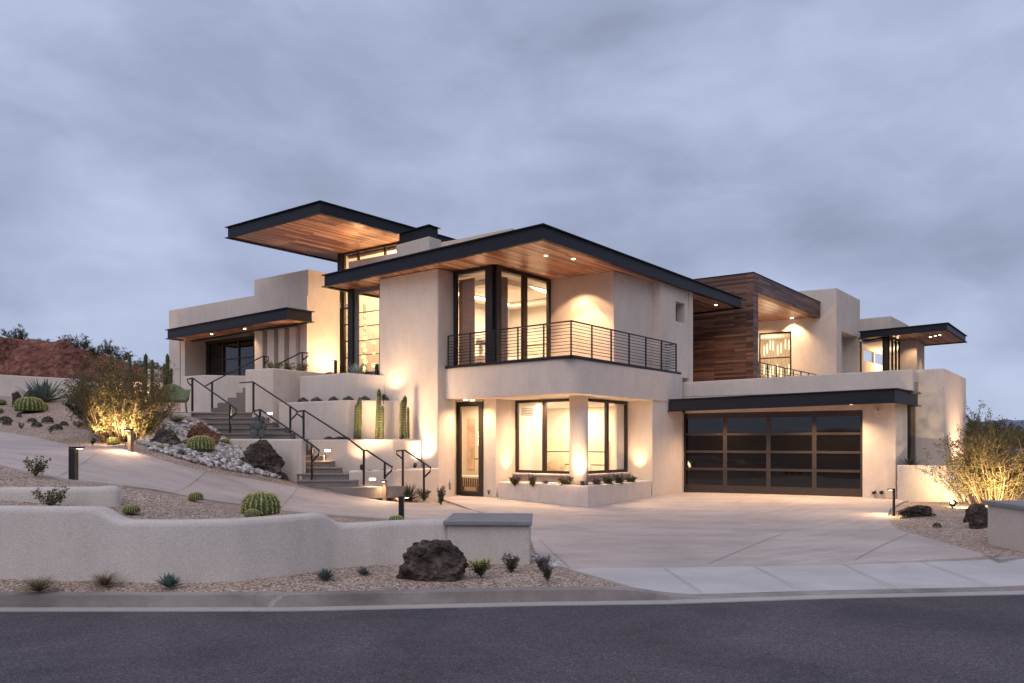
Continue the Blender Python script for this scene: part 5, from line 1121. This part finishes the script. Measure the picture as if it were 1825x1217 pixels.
bollard(1593, 871, 918, 3.2, 'thin bent path light at the corner of the right gravel bed', face=math.pi, glow=55)
bollard(598, 642, 664, 4, 'small dark path light on the topmost planter, left of the foyer window', d=20.9, face=2.6)
bollard(671.5, 649, 668, 5, 'small dark path light at the right end of the topmost planter', d=20.05, face=2.6)
def uplight(p, to, e, label, ang=110, blend=1., size=.05, col=WARM):
    t = thing('ground_spotlight', label, 'spotlight', p, 0, 'ground spotlights'); d = (Vector(to) - Vector(p)).normalized(); q = d.to_track_quat('Z', 'Y')
    mb = MB(); mb.lathe([(.03, -.02), (size, .0), (size, .10), (size * .9, .10)], 12); mb.v = [tuple(q @ Vector(v) + Vector((0, 0, .08))) for v in mb.v]; mb.build('housing', 'rail', t, (0, 0, 0)); MB().tube([(0, 0, -.08), (0, 0, .08)], .012, 6).build('stake', 'rail', t, (0, 0, 0))
    ml = MB(); ml.lathe([(size * .85, .1015), (.001, .102)], 12); ml.v = [tuple(q @ Vector(v) + Vector((0, 0, .08))) for v in ml.v]; ml.build('lens', 'lens', t, (0, 0, 0))
    spot(Vector(p) + Vector((0, 0, .08)) + d * .13, to, e, ang, blend, col); return t
TN = Vector((-.56, -.83, 0))                       # outward normal of the tower front
def tw(px, d_off, z): a = on(px, TL, TR); a = a + TN.xy * d_off; return Vector((a.x, a.y, z))
uplight(tw(706, .50, 2.74), tw(704, .0, 4.0), 75, 'spotlight on the second highest planter washing the tower wall')
uplight(tw(737, .48, 1.66), tw(737, .0, 2.9), 130, 'spotlight beside the columnar cacti washing the tower wall')
spot(tw(728, 1.6, 1.75), tw(733, 0, 3.4), 300, 150, 1., WARM, .3); spot(tw(778, 1.5, .3), tw(770, 0, 2.0), 260, 150, 1., WARM, .3)  # added fill spots without fittings, spread the glow over the tower
uplight(tw(758, .42, .90), tw(758, .0, 1.9), 135, 'spotlight in the lowest planter under the bright patch on the tower')
uplight(XY(645, 17.9).to_3d() + Vector((0, 0, .88)), XY(645, 18.3).to_3d() + Vector((0, 0, 1.9)), 38, 'spotlight at the left end of the lowest planter')
pr_ = D2.lerp(Wl, .5); uplight((pr_.x + .16, pr_.y - .22, .5), (pr_.x + .02, pr_.y, 1.9), 62, 'spotlight in the corner planter below the left reveal', 80)
spot((cc.x - .5, cc.y - 1.4, .75), (cc.x, cc.y, 1.7), 170, 100, 1., WARM, .2); uplight((cc.x + .05, cc.y - .45, .5), (cc.x, cc.y - .1, 2.1), 62, 'spotlight in the corner planter in front of the round column', 95)  # first spot is added soft fill for the column, no fitting
pr_ = Wr.lerp(Vector((3.83, 19.42)), .5); uplight((pr_.x - .22, pr_.y - .26, .5), (pr_.x, pr_.y, 1.8), 85, 'spotlight in the corner planter below the right reveal', 80)
pbv = V1 + uB * .7 - wA * .35; uplight((pbv.x, pbv.y, 3.5), (pbv.x + wA.x * .3, pbv.y + wA.y * .3, 5.6), 42, 'spotlight on the topmost planter washing the tall garage side wall', 95)
pbv = V1 + uB * .5 - wA * 1.0; spot((pbv.x, pbv.y, 3.7), (pbv.x + wA.x * 1.0, pbv.y + wA.y * 1.0, 5.9), 380, 130, 1., WARM, .2)  # added wide fill without a fitting, evens out the side wall
b1 = at(206, 788); q1 = b1 + Vector((-.12, -.75, 0)); q1.z = tz(q1.x, q1.y); uplight(q1, pb + Vector((.05, .4, 1.15)), 420, 'spotlight at the foot of the big bush by the walk', 85, col=BUSHLIGHT)
q1 = b1 + Vector((.55, -.55, 0)); q1.z = tz(q1.x, q1.y); uplight(q1, pb + Vector((.3, .4, .8)), 330, 'second spotlight at the foot of the big bush, nearer the cobbles', 100, col=BUSHLIGHT); spot(q1 + Vector((-.3, -.1, .5)), pb + Vector((0, .3, -.1)), 60, 140, 1., WARM)
b2 = Vector((*XY(1697, 15.5), tz(*XY(1697, 15.5)))); uplight(b2, (pr2.x - .1, pr2.y, .8), 430, 'bright ground spotlight in front of the bush right of the garage', 120, size=.06, col=BUSHLIGHT)
bl_ = MB(); bl_.lathe([(.01, 0), (.03, .012), (.034, .03), (.02, .05)], 12); o_ = bl_.build('lamp_glass', 'lens', None, (0, 0, 0)); o_.location = b2 + Vector((-.06, -.10, .10)); tag(o_, 'bare glowing lamp glass shining towards the street by the right bush', 'lamp')
spot(b2 + Vector((.95, -.1, .12)), (pr2.x + .15, pr2.y + .3, .95), 560, 90, .9, BUSHLIGHT)  # unseen extra spot added to brighten the bush, no fitting
pv = v1.lerp(v2, .45); uplight((pv.x + .55, pv.y - .35, .45), (pv.x + .03, pv.y, 2.2), 420, 'spotlight washing the right side wall of the garage wing', 80)
spot((pv.x + 1.3, pv.y + .5, .6), (pv.x + .65, pv.y + .75, 2.2), 150, 110)
point(XY(225, 25).to_3d() + Vector((0, 0, 3.45)), 130, WARM, .1)
# step lights
def steplight(px, py, d, label, to):
    p = W3(px, py, d); t = thing('step_light', label, 'wall light', p, 0, 'recessed step lights'); MB().box(-.085, .085, -.012, .02, -.035, .035).build('trim', 'white', t, (0, 0, 0)); MB().box(-.07, .07, -.016, -.0125, -.022, .022).build('lens', 'lens', t, (0, 0, 0)); spot(p + Vector((0, -.05, 0)), p + Vector(to), 34, 150, .9)
steplight(584, 803, 18.28, 'recessed wall light above the lower steps', (-.3, -.5, -.6)); steplight(664, 854, 17.32, 'recessed wall light in the lowest planter wall', (0, -.5, -.5)); steplight(481, 737, 20.5, 'recessed wall light beside the wide upper steps', (-.2, -.6, -.4))
# downlights that pour from the soffits
for q, to, e in ((on(1022, Vector((1.0, 17.9)), Vector((3, 17.9))), None, 120),): spot((q.x + .1, q.y + .9, 6.22), (q.x + .35, q.y + 1.15, 3.6), 300, 75, .35)
q = G2.lerp(H1, .55) + Vector((-.22, -.34)); spot((q.x, q.y, 6.15), (q.x, q.y, 3.6), 150, 72, .18, (1, .60, .27)); spot((q.x - .15, q.y - .25, 6.15), (q.x, q.y, 3.6), 130, 104, .25, (1, .60, .32))
q = on(973, Vector((1.5, 17.6)), Vector((2.6, 17.6))); spot((q.x, q.y, 6.2), (q.x, q.y, 3.6), 80, 80, .6)
q = (D0 + D2) / 2 + Vector((-.1, -.5)); spot((q.x, q.y, 2.74), (q.x, q.y, 0), 190, 150, .9)
dlw = bpy.data.objects['balcony_wall']
for px, d in ((830, 19.2), (842, 19.4)):
    p = XY(px, d); hb(MB().lathe([(.06, -.01), (.06, .03)], 12, (p.x, p.y, 2.775)), 'downlight', 'lens', 0, dlw)
q = (c0 + (Wc + Wr) / 2) / 2; spot((q.x - .5, q.y, 2.74), (q.x - .5, q.y, 0), 210, 165, .9); q = (cl + Wc) / 2; spot((q.x + .2, q.y + .1, 2.74), (q.x + .2, q.y, 0), 230, 165, .9)
for px in (1290, 1440, 1517): p = on(px, k0 + kn * .45, k1 + kn * .45); spot((p.x, p.y, 2.54), (p.x - .15, p.y - .4, 0), 250, 140, .9)
for t in (.30, .58): p = C0.lerp(C1, t) + uB * .5; spot((p.x, p.y, 5.52), (p.x, p.y, 3), 60, 110, .8)
spot((dl.x, dl.y, 6.86), (dl.x + .5, dl.y + .6, 3.5), 260, 100, .6); pq = T(LB * .8, 2.0); spot((pq.x, pq.y, 6.85), (pq.x + .6, pq.y + .9, 4.2), 560, 110, .9); pq = T(LB * .4, 2.2); point((pq.x, pq.y, 4.6), 190, WARM, .2)
q = s0_.lerp(s1_, .5); spot((q.x + .6, q.y - .5, 6.15), (q.x + .3, q.y - .25, 3.3), 90, 90, .9); q = ggr.lerp(s0_, .5); spot((q.x + .1, q.y - .6, 6.15), (q.x + .1, q.y - .2, 4), 60, 110)
q = Q(-1.75, 8.6); hb(MB().lathe([(.042, -.008), (.042, .03)], 14, (q.x, q.y, 6.24)), 'downlight', 'lens', 0, big); spot((q.x, q.y, 6.2), (q.x + .3, q.y + .3, 3.6), 130, 120, .9)
for px_, d_ in ((640, 22.7), (690, 22.0)):  # not downlights: unseen upward spots added to brighten the floating roof's soffit
    q = XY(px_, d_); spot((q.x, q.y, 7.62), (q.x - .35, q.y - .5, 8.2), 42, 165, 1., (1, .60, .30), .1)
# rooms
area((Q(1.7, 2.4).x, Q(1.7, 2.4).y, 6.08), 270, 2.2, 2.4, .7, (1, .76, .53)); area((Q(.3, 3.2).x, Q(.3, 3.2).y, 2.70), 120, 2.2, 1.2, .7, (1, .77, .54)); area((Q(-.7, 1.9).x, Q(-.7, 1.9).y, 2.70), 50, 1.0, 1.0, .7, (1, .77, .54)); area((Q(1.7, 1.4).x, Q(1.7, 1.4).y, 2.72), 62, .7, 1.6, .7, (1, .70, .43))
pf = Q(6.6, 4.4); point((pf.x, pf.y, 6.6), 230, (1, .70, .40), .4); pf = Q(4.4, 2.2); point((pf.x, pf.y, 5.2), 32, (1, .68, .36), .3); pf = Q(6.0, 3.1); point((pf.x, pf.y, 7.55), 170, (1, .66, .36), .15)
pd = (fE + q0) / 2 + ed * 2; point((pd.x, pd.y, 5.9), 62, (1, .70, .42), .3)
pg = (ggl + s1_) / 2 + uB * 1.2; point((pg.x, pg.y, 5.6), 170, (1, .70, .42), .3)
# chandelier of glowing glass balls in the foyer
cb_ = on(655, S0 + uB * 1.3, S1 + uB * 1.3); chn = thing('chandelier', 'tall chandelier of glowing glass balls behind the foyer window', 'chandelier', (cb_.x, cb_.y, 6.1)); rr = random.Random(5); wi = MB()
for i in range(17):
    z = -2.35 + 2.0 * i / 16; a = i * 2.1; x, y = .20 * math.cos(a), .16 * math.sin(a); ml = MB(); s = rr.uniform(.05, .075); ml.lathe([(s * math.sin(t), z - s * math.cos(t)) for t in (math.pi * k / 8 for k in range(1, 8))], 12, (x, y, 0)); ml.build('glass_ball', 'bulb', chn, (0, 0, 0)); wi.tube([(x, y, z), (x, y, 0)], .003, 4)
wi.build('wires', 'rail', chn, (0, 0, 0))
for px_, s_ in ((1370, 1), (1396, 1.25)):
    c = on(px_, fE + ed * 1.4, q0 + ed * 1.4); chn = thing('chandelier', 'crystal chandelier in the terrace window, ' + ('left one' if px_ < 1380 else 'right, fuller one'), 'chandelier', (c.x, c.y, 6.5), 0, 'crystal chandeliers in the dining room'); wi = MB()
    for i in range(4):
        a = i * 1.57; x, y = .2 * s_ * math.cos(a), .2 * s_ * math.sin(a)
        for zt2 in ((-.25 - .12 * (i % 3)), (-1.35 - .15 * (i % 2))):
            MB().lathe([(.006, zt2), (.02, zt2 - .1), (.024, zt2 - .36), (.008, zt2 - .48)], 8, (x, y, 0)).build('crystal', 'crystal', chn, (0, 0, 0))
        wi.tube([(x, y, -1.3), (x, y, 0)], .004, 4)
    wi.build('wires', 'rail', chn, (0, 0, 0))
# ================================================================== THINGS INSIDE AND ON THE TERRACES
def curtain(A, B, z0, z1, label):
    A = Vector(A[:2]); B = Vector(B[:2]); d = (B - A); Ln = d.length; d.normalize(); n = Vector((-d.y, d.x)); k = 60; P = [A + d * Ln * i / k + n * .05 * math.sin(i * 1.15) for i in range(k + 1)]
    mb = MB(); V = [(p.x, p.y, z0) for p in P] + [(p.x, p.y, z1) for p in P] + [(p.x + n.x * .012, p.y + n.y * .012, z0) for p in P] + [(p.x + n.x * .012, p.y + n.y * .012, z1) for p in P]; m = k + 1
    mb.add(V, [q for i in range(k) for q in ((i, i + 1, m + i + 1, m + i), (2 * m + i, 3 * m + i, 3 * m + i + 1, 2 * m + i + 1))] , True); return tag(mb.build('curtain', 'curtain'), label, 'curtain')
curtain(on(818, G0 + uB * .25, G1 + uB * .25), on(846, G0 + uB * .25, G1 + uB * .25), 3.66, 6.05, 'brown curtain gathered in the left window of the balcony room'); curtain(on(890, G1 + uB * .2 + wA * .2, G2 + wA * .2), on(903, G1 + uB * .2 + wA * .2, G2 + wA * .2), 3.66, 6.05, 'narrow brown curtain beside the corner post of the balcony room')
def bed(loc, rz, label, w_=1.9, l_=2.0):
    t = thing('bed', label, 'bed', loc, rz); MB().box(-w_ / 2, w_ / 2, 0, l_, .1, .30).build('bed_frame', 'brownwood', t, (0, 0, 0)); MB().box(-w_ / 2 + .03, w_ / 2 - .03, .02, l_ - .03, .302, .55).build('mattress', 'linen', t, (0, 0, 0), .06)
    for i in (-1, 1):
        for s in (-1, 1): MB().box(i * (w_ / 2 - .08) - .03, i * (w_ / 2 - .08) + .03, (l_ / 2) + s * (l_ / 2 - .1) - .03, (l_ / 2) + s * (l_ / 2 - .1) + .03, 0, .098).build('leg', 'brownwood', t, (0, 0, 0))
        pw2 = MB(); pw2.lathe([(.05, -1), (.7, -.75), (1, 0), (.7, .75), (.05, 1)], 14); pw2.v = [(x * .36 + i * .45, l_ - .30 + y * .13, z * .2 + .68) for x, y, z in pw2.v]; pw2.build('pillow', 'linen' if i > 0 else 'curtain', t, (0, 0, 0))
    hd = MB()
    for k in range(3): hd.box(-w_ / 2 - .1, w_ / 2 + .1, l_ + .01, l_ + .09, .35 + k * .40, .35 + k * .40 + .37)
    hd.build('headboard', 'board', t, (0, 0, 0), .01)
    hk = MB()
    for k in range(2): hk.box(-w_ / 2 - .1, w_ / 2 + .1, l_ + .03, l_ + .085, .722 + k * .40, .748 + k * .40)
    hk.build('headboard_gap', 'brownwood', t, (0, 0, 0)); return t
rzA = math.atan2(-wA.y, -wA.x)
bq = Q(.45, 2.5); bed((bq.x, bq.y, .2), rzA, 'bed with pale headboard of two dark lines, seen through the lower corner windows', 2.1, 1.95)
bq = Q(1.4, 2.6); bed((bq.x, bq.y, 3.63), rzA, 'low bed in the balcony room behind the sliding glass', 1.8, 1.9)
lt = on(857, Q(1.0, 1.6), Q(.5, 1.6)); tl_ = thing('table_lamp', 'table lamp with a dark shade in the balcony room window', 'lamp', (lt.x, lt.y, 4.12)); MB().lathe([(.07, 0), (.08, .02), (.03, .06), (.07, .18), (.05, .3), (.015, .34)], 14).build('lamp_base', 'white', tl_, (0, 0, 0)); MB().lathe([(.17, .34), (.12, .52)], 18).build('lamp_shade', 'lampshade', tl_, (0, 0, 0))
ns = thing('nightstand', 'pale nightstand under the table lamp', 'table', (lt.x, lt.y, 3.63), rzA); MB().box(-.25, .25, -.2, .2, .12, .487).build('cabinet', 'linen', ns, (0, 0, 0), .01); MB().box(-.2, .2, -.207, -.201, .26, .30).build('handle', 'brownwood', ns, (0, 0, 0))
for sx in (-1, 1):
    for sy in (-1, 1): MB().box(sx * .22 - .02, sx * .22 + .02, sy * .17 - .02, sy * .17 + .02, 0, .118).build('leg', 'brownwood', ns, (0, 0, 0))
hq = on(838, Q(3, 1.9), Q(.6, 1.9)); cr_ = thing('bench', 'small slatted wooden bench behind the glass door', 'bench', (hq.x, hq.y, .17), rzA)
MB().box(-.42, .42, -.2, .2, .40, .47).build('seat', 'linen', cr_, (0, 0, 0), .02); ls = MB()
for i in range(11): ls.box(-.40 + i * .08 - .018, -.40 + i * .08 + .018, -.2, -.17, .14, .398)
ls.build('slats', 'brownwood', cr_, (0, 0, 0))
for sx in (-1, 1):
    for sy in (-1, 1): MB().box(sx * .38 - .025, sx * .38 + .025, sy * .16 - .025, sy * .16 + .025, 0, .139).build('leg', 'brownwood', cr_, (0, 0, 0))
# green woven armchair on the landing
gc = W3(308, 734, 21.0); gc.z = 2.52; ch_ = thing('armchair', 'olive green woven armchair on the upper landing', 'chair', gc, .45)
bk = MB(); n_ = 22; V = []
for j in range(9):
    for i in range(n_ + 1):
        a = math.pi * (i / n_) ; q = j / 8; top = .80 - .18 * abs(math.cos(a)) ** 1.5 + .06 * abs(math.cos(2 * a)) ; rr_ = .36 + .07 * q; V.append((rr_ * 1.12 * math.cos(a), rr_ * .85 * math.sin(a) * (1 + .12 * q) - .02, .33 + (top - .33) * q))
w1 = n_ + 1; bk.add(V, [(j * w1 + i, j * w1 + i + 1, (j + 1) * w1 + i + 1, (j + 1) * w1 + i) for j in range(8) for i in range(n_)], True)
bo = bk.build('backrest', 'chairgreen', ch_, (0, 0, 0)); so2 = bo.modifiers.new('thick', 'SOLIDIFY'); so2.thickness = .04
sb = MB(); sb.prism([(-.38, -.36), (.38, -.36), (.40, .0), (.28, .26), (0, .32), (-.28, .26), (-.40, 0)], .30, .40); sb.build('seat', 'chairgreen', ch_, (0, 0, 0), .03)
for sx in (-1, 1):
    for y, s in ((-.32, -.06), (.22, .05)): MB().tube([(sx * .34, y, .32), (sx * .37, y + s, 0)], .022, 8, .7).build('leg', 'chairgreen', ch_, (0, 0, 0))
    MB().tube([(sx * .40, -.34, .34), (sx * .43, -.34, .58), (sx * .45, -.1, .62), (sx * .44, .05, .64)], .025, 8).build('armrest', 'chairgreen', ch_, (0, 0, 0))
# wall box and spigots
sp = thing('wall_outlet', 'small grey outlet box on the tower wall left of the glass door', 'outlet', W3(802, 866, 19.0) + Vector((.0, -.02, 0))); MB().box(-.03, .03, -.05, .0, -.1, .1).build('box', 'pipe', sp, (0, 0, 0), .008); MB().tube([(0, -.02, .1), (0, -.02, .2)], .01, 6).build('conduit', 'pipe', sp, (0, 0, 0))
for px, py, d, lab in ((871, 879, 19.05, 'garden tap low on the wall right of the glass door'), (1171, 875, 19.75, 'garden tap low on the wall right of the corner planter')):
    t = thing('garden_tap', lab, 'tap', W3(px, py, d) + Vector((0, -.04, 0)), 0, 'garden taps'); MB().tube([(0, .1, .03), (0, -.02, .03), (.0, -.05, -.02)], .018, 8).build('spout', 'rail', t, (0, 0, 0)); MB().tube([(-.04, 0, .07), (.04, 0, .07)], .012, 6).tube([(0, 0, .02), (0, 0, .075)], .01, 6).build('handle', 'rail', t, (0, 0, 0))
# ================================================================== FAR GROUND
def hill(name, fn, x0, x1, y0, y1, st, m, kind='structure'):
    nx, ny = int((x1 - x0) / st), int((y1 - y0) / st); mb = MB(); V = [(x0 + (x1 - x0) * i / nx, y0 + (y1 - y0) * j / ny, 0) for j in range(ny + 1) for i in range(nx + 1)]; V = [(x, y, fn(x, y)) for x, y, z in V]
    mb.add(V, [(j * (nx + 1) + i, j * (nx + 1) + i + 1, (j + 1) * (nx + 1) + i + 1, (j + 1) * (nx + 1) + i) for j in range(ny) for i in range(nx)], True); o = mb.build(name, m, org=(0, 0, 0)); o['kind'] = kind; return o
def sm(a, b, x): t = min(1, max(0, (x - a) / (b - a))); return t * t * (3 - 2 * t)
def hl(x, y):
    px = x / y * F + CX; top = 10.0 - 1.1 * sm(110, 170, px) - 1.8 * sm(165, 310, px)
    n_ = noise.fractal(Vector((x * .3, y * .3, 0)), .8, 2, 7); f = sm(52 + 2.6 * noise.fractal(Vector((x * .35, 7, 0)), 1, 2, 4), 58 + 2.4 * noise.fractal(Vector((x * .5, 3, 0)), 1, 2, 4), y)
    return 5.2 + (top - 5.2) * f + n_ * (.55 - .25 * f) * (.3 + f) * (1 if f < .98 else .35) + .9 * (noise.fractal(Vector((x * .8, y * 1.2, 2)), .8, 2, 5)) * 4 * f * (1 - f) - 4 * sm(60, 52, y) * 0 - .0 + .25 * noise.noise(Vector((x * 1.1, y * 1.1, 5))) - 6 * sm(330, 520, px)
hill('red_hill', hl, -75, -18, 47, 90, .34, 'earth')
def hr(x, y): return -1.0 + 3.4 * sm(44, 60, y) * sm(20, 34, x) + .7 * noise.fractal(Vector((x * .2, y * .2, 3)), 1, 2, 5)
hill('red_mound', hr, 18, 90, 40, 90, .6, 'earth')
def hm(x, y): return 34 * sm(420, 560, y) * (.55 + .45 * noise.fractal(Vector((x * .006, y * .004, 9)), 1, 2, 6)) * sm(150, 420, x) - 3
def hbk(x, y): return -1 + (4.2 + 1.8 * noise.fractal(Vector((x * .05, y * .05, 4)), 1, 2, 4)) * sm(-48, -85, y)
hill('desert_hill', hbk, -150, 150, -110, -44, 3, 'scrub_ground')
hill('far_mountain', hm, 120, 900, 400, 900, 14, 'mountain')
# shrubs on the ridge and beyond the right wall
SP = []
for k_ in range(4): 
    o_ = bush('desert_shrub', None, 'shrub', 1.7, 1.15, 22, 11, 3800, .085, 'scrub', (0, 0, -50), 40 + k_, spread=1.1, base_r=.025, low=.25)
    SP.append(o_)
def ridge(px, d, wpx, hpx, k, label, ybase=None, zf=None):
    p = XY(px, d); z = zf(p.x, p.y) if ybase is None else ZP(ybase, d); s = d / F; return place(SP[k % 4], Vector((p.x, p.y, z - .15)), rng.uniform(0, 6), (wpx * s / 2.0, wpx * s / 2.0, hpx * s / 1.75), label, 'desert shrubs on the skyline')
RD = [(32, 62, 44, 40, 'bushiest dark shrub on the red bank, with bare twigs above'), (8, 62, 30, 14, 'low dark shrub on the red bank at the left edge'), (78, 61, 34, 18, 'round dark shrub in the middle of the red bank top'), (118, 60, 26, 22, 'spiky dark shrub toward the right end of the red bank'), (100, 62, 20, 10, 'small low shrub between two others on the red bank'), (148, 58, 34, 32, 'large dark shrub where the red bank starts to fall'), (170, 57, 32, 26, 'dark shrub behind the left top of the lit bush'), (190, 58, 30, 34, 'pale twiggy tree shape behind the lit bush crown'), (218, 58, 34, 26, 'shrub behind the crown of the lit bush, right side'), (245, 58, 34, 18, 'low shrub left of the slim columnar cactus'), (266, 59, 36, 26, 'shrub behind the slim columnar cactus'), (287, 60, 36, 20, 'dark shrub nearest the left end of the house'), (55, 62, 22, 10, 'tiny shrub right of the bushiest one on the red bank')]
for i, (px, d, w_, h_, lab) in enumerate(RD): ridge(px, d, w_, h_, i, lab, None, hl)
RR_ = [(1742, 44, 46, 50, 792, 'dark shrub close to the right end of the house'), (1772, 46, 44, 44, 782, 'reddish dark shrub beyond the right boundary wall'), (1800, 46, 44, 40, 786, 'broad shrub beyond the right wall, second from the edge'), (1826, 44, 44, 46, 792, 'shrub beyond the wall cut by the right edge'), (1785, 40, 40, 26, 800, 'low shrub just above the right wall'), (1815, 40, 30, 22, 800, 'small low shrub above the right wall by the edge'), (1756, 38, 40, 34, 802, 'shrub behind the crown of the bright bush'), (1735, 60, 40, 30, 770, 'far shrub touching the house corner')]
for i, (px, d, w_, h_, yb, lab) in enumerate(RR_): ridge(px, d, w_, h_, i + 1, lab, yb)
print('terrain', [round(tz(*XY(px, d)), 2) for px, d in ((912, 12), (1300, 14), (500, 13), (100, 11), (200, 9), (600, 10), (450, 17), (-100, 20))])
